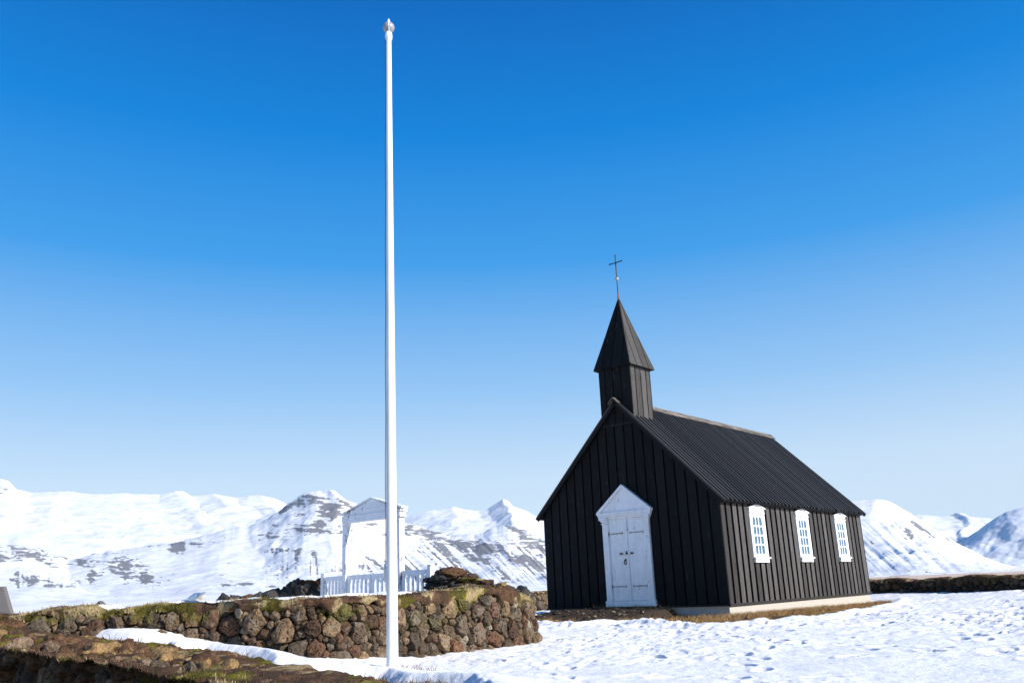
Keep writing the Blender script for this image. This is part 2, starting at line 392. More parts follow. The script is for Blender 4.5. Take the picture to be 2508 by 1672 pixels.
# ---- ground sheet (earth, turf, sand flats)
turf_near = ss(7.2, 6.4, E_) * nearw * ss(-.05, -.9, st)
gz = GZ + nearw * (.03 * fbm(XY / .5, 4, 21) + .018 * fbm(XY / .13, 4, 22)) + turf_near * (.07 * fbm(XY / .7, 3, 23) + .06 * fbm(XY / .22, 3, 25) + .04 * np.abs(fbm(XY / .08, 3, 24)))
gz = gz - .02 - .05 * turf_near - .02 * ss(7.2, 6.4, E_) * nearw - (1 - ss(70, 40, RR)) * .9
c_earth = np.array([.050, .036, .026]); c_straw = np.array([.34, .215, .08]); c_brown = np.array([.105, .058, .034]); c_moss = np.array([.16, .145, .02]); c_sand = np.array([.62, .48, .37]); c_pale = np.array([.33, .25, .14])
a1, a2, a3 = fbm(XY / .8, 4, 41), fbm(XY / .3, 4, 42), fbm(XY / .12, 3, 43)
cg = mixc(mixc(mixc(np.broadcast_to(c_brown, GX.shape + (3,)), c_brown * .4, ss(-.1, .25, a3)), c_pale * .5, ss(.25, .5, a2)), c_moss * .4, ss(.30, .42, a1))
# round the church: dark earth by the door, straw towards the snow and along the side
straw = np.clip(ss(-.9, -.35, -bc) * .0 + ss(.75, .2, bc + .35 * a2) * ss(-1.6, .2, LX + .8 * a1), 0, 1)
side = ss(2.3, 2.7, LX)
cc = mixc(np.broadcast_to(c_earth, GX.shape + (3,)), c_straw * .8, np.clip(straw + side * ss(-.25, .1, a2), 0, 1))
wch = ss(-4, -2, bc)
cg = cg * (1 - wch[..., None]) + cc * wch[..., None]
far = ss(120, 220, RR)
cg = cg * (1 - far[..., None]) + c_sand * far[..., None]
V = np.stack([GX, GY, gz], -1).reshape(-1, 3)
F = grid_faces(len(azs), len(rs))
ground = tag(obj('ground', V, F, M_ground, col=cg.reshape(-1, 3), smooth=True), kind='structure')

# ---- snow sheet: trampled snow with pits and crust
tramp = ss(9.5, 12.5, RR + 2.2 * n1) * ss(-4, .5, GX) + .25
tramp = np.clip(tramp, 0, 1) * (.35 + .65 * ss(-.22, .2, fbm(XY / 4.2, 3, 62)))
p1 = ss(.14, .36, fbm(XY / .24, 3, 51)); p2 = ss(.12, .36, fbm(XY / .12, 3, 52)); p3 = ss(.30, .42, fbm(XY / np.array([.42, .34]), 3, 55))
patch = ss(-.1, .35, fbm(XY / 1.9, 3, 60)); patch2 = ss(-.15, .3, fbm(XY / 3.1, 3, 61))
lump = .035 * fbm(XY / 1.1, 5, 53) + (.016 + .018 * patch) * fbm(XY / np.array([.15, .11]), 4, 54)
inn = nearw * ss(.12, .8, np.where(front_zone, np.minimum(st, -bc), -bc))
gz_drop = .14 * inn
relief = nearw * (lump * (.5 + .5 * tramp) - tramp * ((.010 + .030 * patch) * p1 + .013 * p2 + .075 * p3 * (.25 + .75 * patch2)))
# footprints of people who have crossed the yard
prints = np.zeros_like(GX); r_ = np.random.default_rng(19)
def step_line(x0, y0, x1, y1, wob):
    n = int(math.hypot(x1 - x0, y1 - y0) / .62); th = math.atan2(y1 - y0, x1 - x0); ox, oy = 0, 0
    for k in range(n):
        t_ = k / max(n - 1, 1); w_ = wob * math.sin(t_ * 5 + x0); sd = .11 * (1 if k % 2 else -1)
        yield x0 + (x1 - x0) * t_ - math.sin(th) * (sd + w_) + r_.normal(0, .05), y0 + (y1 - y0) * t_ + math.cos(th) * (sd + w_) + r_.normal(0, .05), th + r_.normal(0, .2), r_.uniform(.03, .075)
steps = []
for ln in [(2.2, 7.6, 3.4, 19.5, .5), (4.8, 7.5, 2.2, 19.8, .4), (.4, 9.0, 1.6, 19, .3), (6.5, 9, 13, 27, .6), (9, 10, 4.6, 18, .4), (12, 13, 2.5, 18.8, .5), (1, 14, 11, 18.5, .5), (5, 12, 15, 22, .8), (7.0, 8.6, 2.0, 13, .4), (10, 20, 18, 24, .5)]: steps += list(step_line(*ln))
for k in range(130): steps.append((r_.uniform(-.5, 14), r_.uniform(8, 24), r_.uniform(0, 6.28), r_.uniform(.03, .08)))
for (x, y, th_, dp) in steps:
    rr, aa = math.hypot(x, y), math.atan2(x, y)
    if abs(aa) > .76: continue
    i0, i1 = np.searchsorted(azs, [aa - .4 / rr, aa + .4 / rr]); j0, j1 = np.searchsorted(rs, [rr - .4, rr + .4])
    dx, dy = GX[i0:i1, j0:j1] - x, GY[i0:i1, j0:j1] - y
    u_, v_ = dx * math.cos(th_) + dy * math.sin(th_), -dx * math.sin(th_) + dy * math.cos(th_)
    q = np.sqrt((u_ / .17) ** 2 + (v_ / .085) ** 2)
    prints[i0:i1, j0:j1] += .72 * dp * (-ss(1.15, .75, q) + .28 * np.exp(-((q - 1.4) / .25) ** 2))
relief = relief + np.clip(prints, -.11, .05) * ss(-.02, .03, thick)
sz = GZ + thick - .075 * inn + relief + (1 - nearw) * .15 * fbm(XY / 25, 4, 56)
# sand flats and lava patches showing on the far plain to the right
sandz = ss(.20, .30, AZ) * ss(480, 620, RR) * ss(1900, 1500, RR + 160 * fbm(np.stack([AZ * 40, RR / 160], -1), 3, 57))
lava = ss(.0, .12, AZ) * ss(1500, 1700, RR) * ss(3400, 2800, RR) * ss(.16, .30, fbm(np.stack([AZ * 60, np.log(RR) * 14], -1), 4, 58))
sz = sz - sandz * 2.6
lum = .865 + .03 * n1 + .03 * n2
cs = np.stack([lum, lum * .99, lum * .975], -1)
icy = nearw * ss(.2, .5, fbm(XY / np.array([.9, .5]), 4, 59)) * (.3 + .7 * tramp) * .17
cs = cs * (1 - icy[..., None])
cs = mixc(cs, (.22, .21, .24), lava * .8)
V = np.stack([GX, GY, sz], -1).reshape(-1, 3)
gz = gz - gz_drop
co = np.empty(len(ground.data.vertices) * 3, np.float32); ground.data.vertices.foreach_get('co', co); co[2::3] = gz.ravel(); ground.data.vertices.foreach_set('co', co); ground.data.update()
# drop snow faces that lie wholly under the ground
under = (sz < gz - .03).ravel()
keep = ~(under[F].all(1))
snow = tag(obj('snow', V, F[keep], M_snow, col=cs.reshape(-1, 3), smooth=True), kind='structure')
def ground_at(x, y):
    ia = np.clip(np.searchsorted(azs, np.arctan2(x, y)), 1, len(azs) - 1); ir = np.clip(np.searchsorted(rs, np.hypot(x, y)), 1, len(rs) - 1)
    return np.maximum(gz[ia, ir], sz[ia, ir]), gz[ia, ir], (sz > gz)[ia, ir], cg[ia, ir]

# ================================================================== MOUNTAINS
def mountain(name, dist, depth, prof, foot_el, shape, mask_fn, fine, kind='structure', amp=.03, seed=0, nrow=150, step=.0011, crest_amp=.5, gully=None):
    """height field with its crest at `dist` metres; the crest line is measured from the photo and given its real distance and depth"""
    pr = np.array([ray(x, y) for x, y in prof]); paz = np.arctan2(pr[:, 0], pr[:, 1]); pel = pr[:, 2] / np.hypot(pr[:, 0], pr[:, 1])
    az = np.arange(paz.min(), paz.max(), step)
    t = np.concatenate([np.linspace(0, 1, nrow), np.linspace(1.03, 1.6, 12)])
    A, T = np.meshgrid(az, t, indexing='ij')
    R = dist - depth + depth * T
    wv = (fbm(np.stack([A * 9, T * 2.2], -1), 4, 160 + seed) * .085 + fbm(np.stack([A * 30, T * 7], -1), 4, 165 + seed) * .022) * np.clip(1 - T, 0, 1) ** .8
    crest = fbm(np.stack([az * 120, az * 0], -1), 4, 170 + seed)[:, None] * .0012 * crest_amp
    Hc = (np.interp(A + wv, paz, pel) + crest * np.clip(T, 0, 1) ** 6) * dist
    z0 = foot_el * (dist - depth)
    tt = np.clip(T, 0, 1)
    h = z0 + (Hc - z0) * shape(tt, A)
    back = np.clip(T - 1, 0, 1); h = h - (Hc - z0) * back * 1.2
    rel = (Hc - z0)
    env = np.sin(np.clip(tt, 0, 1) * math.pi) ** .7
    Q = np.stack([A * dist, R * .8], -1) / 1400.0
    n = 1 - 2 * np.abs(fbm(Q * 1.3, 5, 100 + seed, .5)) * 1.6
    h = h + rel * amp * (n - .4) * env + 1.1 * dist / 6000 * fbm(np.stack([A * dist / 60, R / 150], -1), 4, 130 + seed) * (.35 + env)
    X, Y = R * np.sin(A), R * np.cos(A)
    V = np.stack([X, Y, h], -1)
    pxy = to_px(V)
    if gully:
        sh, wd, ga, z0_, z1_ = gully; qx, qy = pxy[..., 0], pxy[..., 1]
        gl = 1 - 3.0 * np.abs(pn(qx, qy, wd, 150, 190 + seed, 3, shear=sh)); gl = gl + .5 * (1 - 3.0 * np.abs(pn(qx, qy, wd * .45, 90, 195 + seed, 3, shear=sh)))
        h = h + rel * ga * gl * (ss(760, 880, qx) if seed == 3 else 1.0) * ss(z0_, z0_ + 40, qy) * env * ss(0, .25, T) * ss(1.0, .9, T)
    # steepness-driven rock plus outcrops at their places
    m = mask_fn(pxy[..., 0], pxy[..., 1], A, T, seed)
    # outcrops stand proud as small cliffs
    h = h + rel * .004 * ss(.4, .9, m)
    h = h - rel * .0015 * ss(.25, .45, m)
    V[..., 2] = h
    c = np.stack([m, m, m], -1).reshape(-1, 3)
    o = obj(name, V.reshape(-1, 3), grid_faces(len(az), len(t)), mat_mountain(name + '_rock_and_snow', fine), col=c, smooth=True)
    return tag(o, kind=kind)
def blobs(px, py, lst):
    m = np.zeros_like(px)
    for (x, y, sx, sy, a, *rot) in lst:
        th = math.radians(rot[0]) if rot else 0
        dx, dy = px - x, py - y
        u = dx * math.cos(th) + dy * math.sin(th); v = -dx * math.sin(th) + dy * math.cos(th)
        m = np.maximum(m, a * np.exp(-((u / sx) ** 2 + (v / sy) ** 2)))
    return m
def pn(px, py, sx, sy, seed, o=4, shear=0.0):
    return fbm(np.stack([(px - shear * py) / sx, py / sy], -1), o, seed)

# A: the white glacier behind on the left
prof_A = [(-160, 1120), (-60, 1105), (0, 1098), (20, 1103), (38, 1122), (75, 1130), (150, 1127), (210, 1134), (290, 1132), (370, 1135), (405, 1127), (420, 1127), (440, 1139), (490, 1133), (540, 1142),
          (575, 1137), (592, 1135), (625, 1142), (655, 1157), (720, 1180), (800, 1200)]
def mask_A(px, py, A, T, s):
    b = blobs(px, py, [(8, 1122, 26, 9, .55), (10, 1132, 22, 5, .5), (82, 1142, 26, 4, .42, 20), (310, 1195, 40, 6, .36), (470, 1178, 18, 7, .40), (100, 1190, 30, 8, .3), (500, 1158, 16, 4, .3)])
    return 1.2 * b + .42 * pn(px, py, 12, 4, 71, 5) - .08
mountain('glacier', 9000, 4500, prof_A, .03, lambda t, A: t ** .9, mask_A, .03, seed=1, amp=.03)

# C: white peaks behind on the right of the gate
prof_C = [(780, 1240), (860, 1215), (930, 1190), (958, 1180), (985, 1172), (1010, 1168), (1040, 1163), (1075, 1170), (1100, 1172), (1120, 1168), (1138, 1156), (1155, 1145), (1168, 1150), (1178, 1162), (1205, 1171), (1225, 1181), (1245, 1190), (1400, 1230), (1500, 1250)]
def mask_C(px, py, A, T, s):
    b = blobs(px, py, [(1160, 1160, 16, 12, .40), (1200, 1182, 34, 7, .38, 20), (1030, 1172, 20, 6, .36), (1225, 1200, 25, 14, .35, 15)])
    return 1.2 * b + .3 * pn(px, py, 9, 5, 72) - .12
mountain('snowy_peaks', 8000, 3200, prof_C, .030, lambda t, A: t ** 1.15, mask_C, .03, seed=2, amp=.06)

# B: the nearer rocky massif with scree slopes
prof_B = [(-200, 1235), (0, 1246), (60, 1248), (110, 1266), (160, 1284), (210, 1272), (260, 1262), (300, 1258), (370, 1248), (420, 1240), (480, 1226), (530, 1212), (580, 1206), (615, 1190), (650, 1165), (672, 1150), (690, 1136), (704, 1131), (735, 1128), (752, 1122), (768, 1128), (782, 1140), (800, 1148),
          (820, 1158), (850, 1172), (880, 1186), (930, 1198), (960, 1206), (1000, 1220), (1040, 1228), (1090, 1226), (1130, 1212), (1165, 1206), (1200, 1215), (1240, 1232), (1300, 1250), (1500, 1290), (1700, 1320)]
def mask_B(px, py, A, T, s):
    lay = pn(px, py, 26, 3.6, 73, 4)           # lava benches lying level
    b = blobs(px, py, [(60, 1270, 60, 16, .62, 12), (10, 1282, 45, 9, .6), (215, 1222, 30, 8, .42), (250, 1256, 35, 6, .55), (330, 1252, 80, 5, .40, -5), (408, 1255, 18, 16, 1.2), (450, 1250, 30, 8, .45), (300, 1305, 55, 28, .48, 25), (215, 1320, 30, 14, .5, -30), (280, 1318, 26, 9, .6, 20), (330, 1330, 30, 11, .55), (170, 1285, 55, 10, .45, 20),
                      (695, 1170, 30, 13, .55, -35), (735, 1150, 50, 12, .62, 10), (757, 1173, 24, 19, 1.6), (705, 1140, 26, 7, 1.0, -12), (735, 1143, 34, 5, .8, 8), (690, 1152, 16, 14, .9, -50), (785, 1150, 22, 5, .8, 25), (735, 1205, 20, 14, .9), (715, 1216, 60, 7, .9), (772, 1165, 14, 12, 1.2), (715, 1148, 16, 12, .75, -50), (668, 1160, 40, 7, .8, -35), (690, 1150, 30, 5, .55, -40), (800, 1160, 30, 7, .5, 30), (725, 1210, 26, 11, .6), (700, 1222, 85, 10, .5), (620, 1232, 70, 16, .45), (640, 1262, 60, 8, .35), (790, 1215, 25, 16, .45), (850, 1205, 22, 10, .5),
                      (900, 1225, 40, 14, .5), (935, 1212, 18, 18, .8), (985, 1228, 40, 16, .62, 20), (1040, 1244, 60, 18, .66, 15), (1120, 1262, 60, 18, .66, 15), (1190, 1285, 50, 14, .58, 10), (1090, 1285, 40, 10, .55, 20), (1180, 1210, 26, 12, .7, 30), (1215, 1240, 40, 26, .62, 25), (1240, 1262, 16, 40, .6), (1010, 1222, 60, 8, .5),
                      (620, 1345, 20, 4, .5), (560, 1340, 30, 5, .55), (520, 1345, 12, 5, .55), (130, 1345, 40, 5, .40), (60, 1330, 70, 20, .26)])
    m = b * 1.2 * (1 + 1.1 * lay) + .42 * pn(px, py, 7, 4, 74, 5) + .10 * ss(1240, 1300, py)
    # scree streaks down the fall line
    rgt = ss(760, 900, px)
    sv = (1 - 4.2 * np.abs(pn(px, py, 15, 120, 75, 3))) * (1 - rgt) + (1 - 4.2 * np.abs(pn(px, py, 15, 130, 76, 3, shear=1.05))) * rgt; sv = np.clip(sv, -.5, 1)
    zone = ss(560, 640, px) * ss(1235, 1262, py) * ss(1352, 1325, py) + .5 * ss(560, 200, px) * ss(1290, 1310, py) * ss(1362, 1345, py)
    m = m + zone * (.10 + .08 * rgt + (.36 + .22 * rgt) * sv + .35 * pn(px, py, 40, 26, 77, 3))
    zn = blobs(px, py, [(70, 1275, 130, 34, .95, 8), (260, 1290, 170, 48, 1.0, 12), (480, 1240, 160, 20, .8, -6), (700, 1205, 120, 36, 1.0), (735, 1150, 70, 24, .95), (1000, 1232, 130, 28, 1.0, 12), (1160, 1265, 130, 40, 1.05, 18), (1215, 1225, 60, 34, 1.0, 25)])
    lyr = pn(px, py - .10 * px, 30, 4.6, 87, 5) + .45 * pn(px, py, 7, 3, 88, 3)
    m = np.maximum(m, zn * (.16 + 1.05 * lyr))
    led = np.clip(1 - 7 * np.abs(pn(px, py - .12 * px, 70, 9, 85, 4)), 0, 1) * ss(-.05, .3, pn(px, py, 34, 14, 86, 4)) * ss(1228, 1250, py) * ss(1352, 1330, py)
    m = m + led * (.42 * ss(600, 520, px) + .25 * ss(760, 900, px))
    return m - .03
mountain('rocky_massif', 5000, 3300, prof_B, -.002, lambda t, A: .55 * t ** 1.25 + .45 * ss(.45, 1.0, t), mask_B, .05, seed=3, amp=.04, nrow=260, crest_amp=1.6, gully=(1.0, 24, .009, 1215, 0))

# D: the mountain right of the church falling away to the right
prof_D = [(1500, 1200), (1700, 1175), (1850, 1160), (1940, 1152), (1960, 1150), (1985, 1147), (2020, 1145), (2036, 1148), (2060, 1160), (2092, 1178), (2130, 1204), (2160, 1224), (2195, 1244), (2230, 1262), (2265, 1280), (2300, 1292), (2340, 1301), (2500, 1300)]
def mask_D(px, py, A, T, s):
    b = blobs(px, py, [(1990, 1150, 45, 5, .42), (2060, 1172, 30, 8, .52, 38), (2100, 1200, 40, 9, .48, 40), (2085, 1225, 20, 20, .40, 40), (2005, 1245, 14, 6, .42, 30), (2130, 1222, 35, 5, .5, 38), (2180, 1240, 30, 4, .45, 35)])
    sv = np.clip(1 - 4.2 * np.abs(pn(px, py, 14, 120, 78, 3, shear=1.2)), -.5, 1)
    zone = ss(1180, 1220, py) * ss(1312, 1280, py)
    low = ss(1288, 1300, py) * (.30 + .5 * pn(px, py, 20, 2.2, 79, 4))
    return 1.2 * b + .35 * pn(px, py, 7, 4, 80, 5) + zone * (.08 + .36 * sv) + low - .12
def shape_D(t, A): return .62 * t ** 1.3 + .38 * ss(.55, 1.0, t)
mountain('ridge_mountain', 6500, 3600, prof_D, -.004, shape_D, mask_D, .04, seed=4, amp=.05, nrow=220, gully=(1.15, 30, .009, 1170, 0))

# E: far white uplands and F: shaded mountain at the right edge
prof_E = [(1900, 1200), (2050, 1180), (2110, 1181), (2150, 1184), (2180, 1184), (2196, 1176), (2214, 1178), (2230, 1186), (2262, 1189), (2300, 1190), (2400, 1192), (2550, 1190)]
mountain('white_uplands', 14000, 6000, prof_E, -.002, lambda t, A: t ** .9, lambda px, py, A, T, s: blobs(px, py, [(2196, 1181, 16, 5, .5), (2140, 1187, 14, 3, .4)]) + .2 * pn(px, py, 10, 4, 81) - .1, .008, seed=5, amp=.05)
prof_F = [(2170, 1262), (2210, 1240), (2240, 1222), (2262, 1206), (2285, 1190), (2310, 1175), (2335, 1167), (2352, 1164), (2420, 1150), (2520, 1140), (2700, 1150)]
mountain('shaded_mountain', 10500, 3800, prof_F, -.003, lambda t, A: .5 * t ** 1.2 + .5 * ss(.2, 1, t), lambda px, py, A, T, s: blobs(px, py, [(2320, 1200, 60, 14, .2)]) + .3 * pn(px, py, 12, 6, 82) - .12, .01, seed=6, amp=.05, gully=(-.7, 60, .010, 1180, 0))

# ================================================================== STONE WALLS
def ico(sub):
    p = (1 + 5 ** .5) / 2
    v = [(-1, p, 0), (1, p, 0), (-1, -p, 0), (1, -p, 0), (0, -1, p), (0, 1, p), (0, -1, -p), (0, 1, -p), (p, 0, -1), (p, 0, 1), (-p, 0, -1), (-p, 0, 1)]
    f = [(0, 11, 5), (0, 5, 1), (0, 1, 7), (0, 7, 10), (0, 10, 11), (1, 5, 9), (5, 11, 4), (11, 10, 2), (10, 7, 6), (7, 1, 8), (3, 9, 4), (3, 4, 2), (3, 2, 6), (3, 6, 8), (3, 8, 9), (4, 9, 5), (2, 4, 11), (6, 2, 10), (8, 6, 7), (9, 8, 1)]
    v = [np.array(a) / np.linalg.norm(a) for a in v]
    for _ in range(sub):
        c = {}; nf = []
        def mid(a, b):
            k = (min(a, b), max(a, b))
            if k not in c: m = v[a] + v[b]; v.append(m / np.linalg.norm(m)); c[k] = len(v) - 1
            return c[k]
        for a, b, d in f:
            x, y, z = mid(a, b), mid(b, d), mid(d, a); nf += [(a, x, z), (b, y, x), (d, z, y), (x, y, z)]
        f = nf
    return np.array(v), np.array(f)
ICO = {k: ico(k) for k in (2, 3, 4)}
STONE_COLS = np.array([(.105, .080, .058), (.135, .100, .068), (.075, .064, .052), (.15, .115, .082), (.115, .068, .044), (.062, .052, .042), (.115, .098, .078), (.17, .13, .085), (.095, .06, .042), (.12, .095, .072)]) * np.array([.86, .75, .63])
def stone_shape(sub, planes, offs, size, seed, rough=.10, p=70):
    d, f = ICO[sub]
    q = np.maximum(d @ planes.T, 0) / offs
    r = (q ** p).sum(1) ** (-1 / p)
    r = np.minimum(r, 1.6 * np.median(offs))
    V = d * r[:, None]
    nz = fbm(V / size * 2.6 + seed * 7.1, 3, seed % 50) * rough * 1.3 + (fbm(V / size * 9 + seed * 3.3, 3, seed % 31 + 3) * rough * (.62 if sub >= 4 else .8) if sub >= 3 else 0)
    if sub >= 4:
        pit = ss(.22, .5, fbm(V / size * 6 + seed * 1.7, 2, seed % 17 + 60)); nz = nz - pit * .16
    return V * (1 + nz)[:, None], f
class Path:
    def __init__(s, pts, n=600):
        P = np.array(pts, float)
        for _ in range(3):
            q = [P[0]]
            for a, b in zip(P[:-1], P[1:]): q += [a * .75 + b * .25, a * .25 + b * .75]
            q.append(P[-1]); P = np.array(q)
        d = np.r_[0, np.cumsum(np.linalg.norm(np.diff(P, axis=0), axis=1))]
        s.L = d[-1]; s.u = np.linspace(0, s.L, n); s.p = np.stack([np.interp(s.u, d, P[:, k]) for k in (0, 1)], -1)
        t = np.gradient(s.p, axis=0); s.t = t / np.linalg.norm(t, axis=1)[:, None]
    def at(s, u):
        u = np.asarray(u, float)
        p = np.stack([np.interp(u, s.u, s.p[:, k]) for k in (0, 1)], -1); t = np.stack([np.interp(u, s.u, s.t[:, k]) for k in (0, 1)], -1)
        p = p + t * np.where(u < 0, u, np.where(u > s.L, u - s.L, 0))[..., None]
        return p, t / np.linalg.norm(t, axis=-1, keepdims=True)
def rubble_wall(name, path, side, top, base, size, sub, parent, mat, seed, batter=.12, depth=.5, darker=1.0, urange=None):
    """rubble laid as a tight irregular packing: one mesh holding the wall's stones. side=+1: face normal is to the right of the path"""
    r = np.random.default_rng(seed)
    u0, u1 = urange or (0, path.L)
    cand = []; area = (u1 - u0) * .9
    tries = int(area / (size * size) * 60)
    for k in range(tries):
        u = r.uniform(u0, u1); zt, zb = float(top(u)), float(base(u)); z = r.uniform(zb - .05, zt)
        rad = size * (r.choice([.26, .36, .5, .72], p=[.34, .3, .22, .14]) if k > tries * .06 else r.uniform(.7, 1.05))
        if z + rad * .8 > zt: z = zt - rad * .8
        ok = True
        for (a, b, c) in cand:
            if abs(a - u) < 1.6 * size and ((a - u) ** 2 + (b - z) ** 2) < ((c + rad) * .80) ** 2: ok = False; break
        if ok: cand.append((u, z, rad))
    zt_ = lambda a: float(top(a))
    C = np.array(cand); Vs, Fs, Cs, n = [], [], [], 0
    for i, (u, z, rad) in enumerate(C):
        d = C[:, :2] - (u, z); D = np.hypot(d[:, 0], d[:, 1]); nb = np.where((D > 1e-6) & (D < 4.0 * size))[0]
        nb = nb[np.argsort(D[nb] - C[nb, 2])][:10]
        pl, of = [], []
        for j in nb:
            a = d[j] / D[j]; tilt = r.uniform(-.05, .20)
            v = np.array([a[0], a[1], tilt]); v /= np.linalg.norm(v); pl.append(v)
            of.append(min(D[j] * rad / (rad + C[j, 2]) * r.uniform(.90, .98), rad * 1.75))
        for k in range(8):
            th = r.uniform(0, 2 * math.pi); v = np.array([math.cos(th), math.sin(th), r.uniform(.3, 1.6)]); v /= np.linalg.norm(v); pl.append(v); of.append(rad * r.uniform(.82, 1.2))
        for k in range(3):
            v = np.array([r.normal(0, .38), r.normal(.0, .38), 1]); pl.append(v / np.linalg.norm(v)); of.append(rad * r.uniform(.5, .85) + .02)
        pl.append(np.array([0, 0, -1.])); of.append(rad * 1.2)
        pl.append(np.array([0, 1., .1])); of.append(max(zt_(u) - z + .02, rad * .5))
        for sx in ((1, 0, 0), (-1, 0, 0), (0, 1, 0), (0, -1, 0)): pl.append(np.array(sx, float)); of.append(rad * 1.7)
        S, f = stone_shape(sub, np.array(pl), np.array(of), rad, int(seed * 100 + i), .08)
        p, t = path.at(u); nrm = np.array([t[1], -t[0]]) * side
        push = r.uniform(-.045, .03) - rad * .15
        hgt = z - float(base(u))
        w = np.empty_like(S)
        pn_ = push - batter * (hgt + S[:, 1]) + S[:, 2]
        wq = np.c_[u + S[:, 0], z + S[:, 1], S[:, 2] * .5] / (size * 1.5)
        S = S + np.stack([fbm(wq, 3, seed + 70), fbm(wq + 9.1, 3, seed + 71), .6 * fbm(wq + 4.2, 3, seed + 72)], -1) * size * .24
        pp, tt = path.at(u + S[:, 0]); nn = np.stack([tt[:, 1], -tt[:, 0]], -1) * side
        w[:, :2] = pp + nn * pn_[:, None]; w[:, 2] = z + S[:, 1]
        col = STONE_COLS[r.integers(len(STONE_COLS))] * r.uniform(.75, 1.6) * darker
        if r.random() < .022: col = np.array([.30, .25, .18]) * darker
        lich = ss(.15, .4, fbm(S / .12 + i, 3, 91))[:, None]
        c = col * (1 - .4 * lich) + np.array([.19, .165, .13]) * darker * .4 * lich
        moss = (ss(.1, .35, fbm(w / .35, 3, 92)) * ss(.35, .85, (w[:, 2] - float(base(u))) / max(zt_(u) - float(base(u)), .2)))[:, None] * .8
        c = c * (1 - moss) + np.array([.105, .092, .018]) * darker * moss
        Vs.append(w); Fs.append(f + n); Cs.append(np.broadcast_to(c, w.shape)); n += len(w)
    return obj(name, np.vstack(Vs), [np.vstack(Fs)], mat, parent, np.vstack(Cs), sub < 4)
def wall_core(name, path, side, top, base, thick, parent, inset=.13, batter=.12, n=160):
    u = np.linspace(0, path.L, n); p, t = path.at(u); nr = np.stack([t[:, 1], -t[:, 0]], -1) * side
    zt = np.array([float(top(a)) for a in u]) - .05; zb = np.array([float(base(a)) for a in u]) - .25
    rows = [np.c_[p - nr * (inset - .02), zb], np.c_[p - nr * (inset + batter * (zt - zb))[:, None], zt], np.c_[p - nr * (thick - .08), zt - .03], np.c_[p - nr * thick, zb]]
    V = np.stack(rows, 1).reshape(-1, 3)
    f = grid_faces(n, 4); caps = np.array([[0, 1, 2, 3], [4 * n - 1, 4 * n - 2, 4 * n - 3, 4 * n - 4]])
    return obj(name, V, [np.vstack([f, caps])], M_core, parent)
C_HEATH, C_HEATH2, C_MOSS, C_MOSS2, C_STRAW = map(np.array, [(.105, .058, .034), (.062, .039, .025), (.15, .132, .016), (.080, .066, .016), (.36, .27, .14)])
def turf_colour(u, w, seed, straw=.0):
    Q = np.stack([u, w], -1)
    a, b, c = fbm(Q / np.array([.55, .35]), 4, seed), fbm(Q / .22, 4, seed + 1), fbm(Q / .07, 3, seed + 2)
    col = mixc(np.broadcast_to(C_HEATH, Q.shape[:-1] + (3,)), C_HEATH2, ss(-.2, .3, c))
    col = mixc(col, C_MOSS2, ss(.08, .2, a)); col = mixc(col, C_MOSS, ss(.16, .30, a) * ss(-.2, .2, b))
    col = mixc(col, C_STRAW, ss(.10 - straw, .32 - straw, b + .3 * c) * .85)
    return col
def turf_cap(name, path, side, top, thick, parent, seed, droop=.14, u0=None, u1=None, hump=.05, batter=.10, straw=lambda u: 0, res=.018):
    u0 = 0 if u0 is None else u0; u1 = path.L if u1 is None else u1
    nu = int((u1 - u0) / res); u = np.linspace(u0, u1, nu)
    q = np.concatenate([np.linspace(0, .35, 16), np.linspace(.38, 1, 14)])
    U, Q = np.meshgrid(u, q, indexing='ij'); p, t = path.at(U); nr = np.stack([t[..., 1], -t[..., 0]], -1) * side
    zt = np.vectorize(top)(u)[:, None]
    dr = (droop * (.75 + .9 * fbm(np.stack([u / .28, u * 0], -1), 3, seed + 9)))[:, None]
    k = np.clip(Q / .25, 0, 1)
    out = .045 * np.sin(k * math.pi * .8) + .02 - (Q > .25) * (Q - .25) / .75 * thick - batter * .8
    z = zt - dr * (1 - ss(0, 1, k)) + hump * ss(.1, .45, Q) * ss(1.25, .7, Q)
    B = np.stack([U, Q * thick + .3 * (1 - k), z * 0], -1)
    n1 = fbm(B / .22, 4, seed); n2 = fbm(B / .06, 3, seed + 4)
    out = out + (.035 * n1 + .018 * n2) * (Q < .4); z = z + .035 * n1 + .016 * n2
    V = np.concatenate([p + nr * out[..., None], z[..., None]], -1)
    col = turf_colour(U, Q * thick + .4 * (1 - k), seed + 20, np.vectorize(straw)(u)[:, None])
    o = obj(name, V.reshape(-1, 3), [grid_faces(nu, len(q))], M_turf, parent, col.reshape(-1, 3), True)
    return o, V, col, Q
def blades(name, P, hgt, cols, parent=None, lean=.5, width=.006, seed=0, mat=None):
    r = np.random.default_rng(seed); n = len(P); th = r.uniform(0, 2 * math.pi, n); l = r.uniform(.1, 1, n) * lean * hgt
    ph = r.uniform(0, 2 * math.pi, n); sd = np.stack([np.cos(ph), np.sin(ph), np.zeros(n)], -1) * width
    dirv = np.stack([np.cos(th), np.sin(th), np.zeros(n)], -1); up = np.array([0, 0, 1.])
    b = P - up * .01; m = P + dirv * (l * .35)[:, None] + up * (hgt * .6)[:, None]; e = P + dirv * l[:, None] + up * hgt[:, None]
    V = np.stack([b - sd, b + sd, m + sd * .7, m - sd * .7, e], 1).reshape(-1, 3); i = np.arange(n)[:, None] * 5
    c = np.repeat(cols, 5, 0)
    return obj(name, V, [i + np.array([0, 1, 2, 3]), i + np.array([3, 2, 4])], mat or M_blade, parent, c)
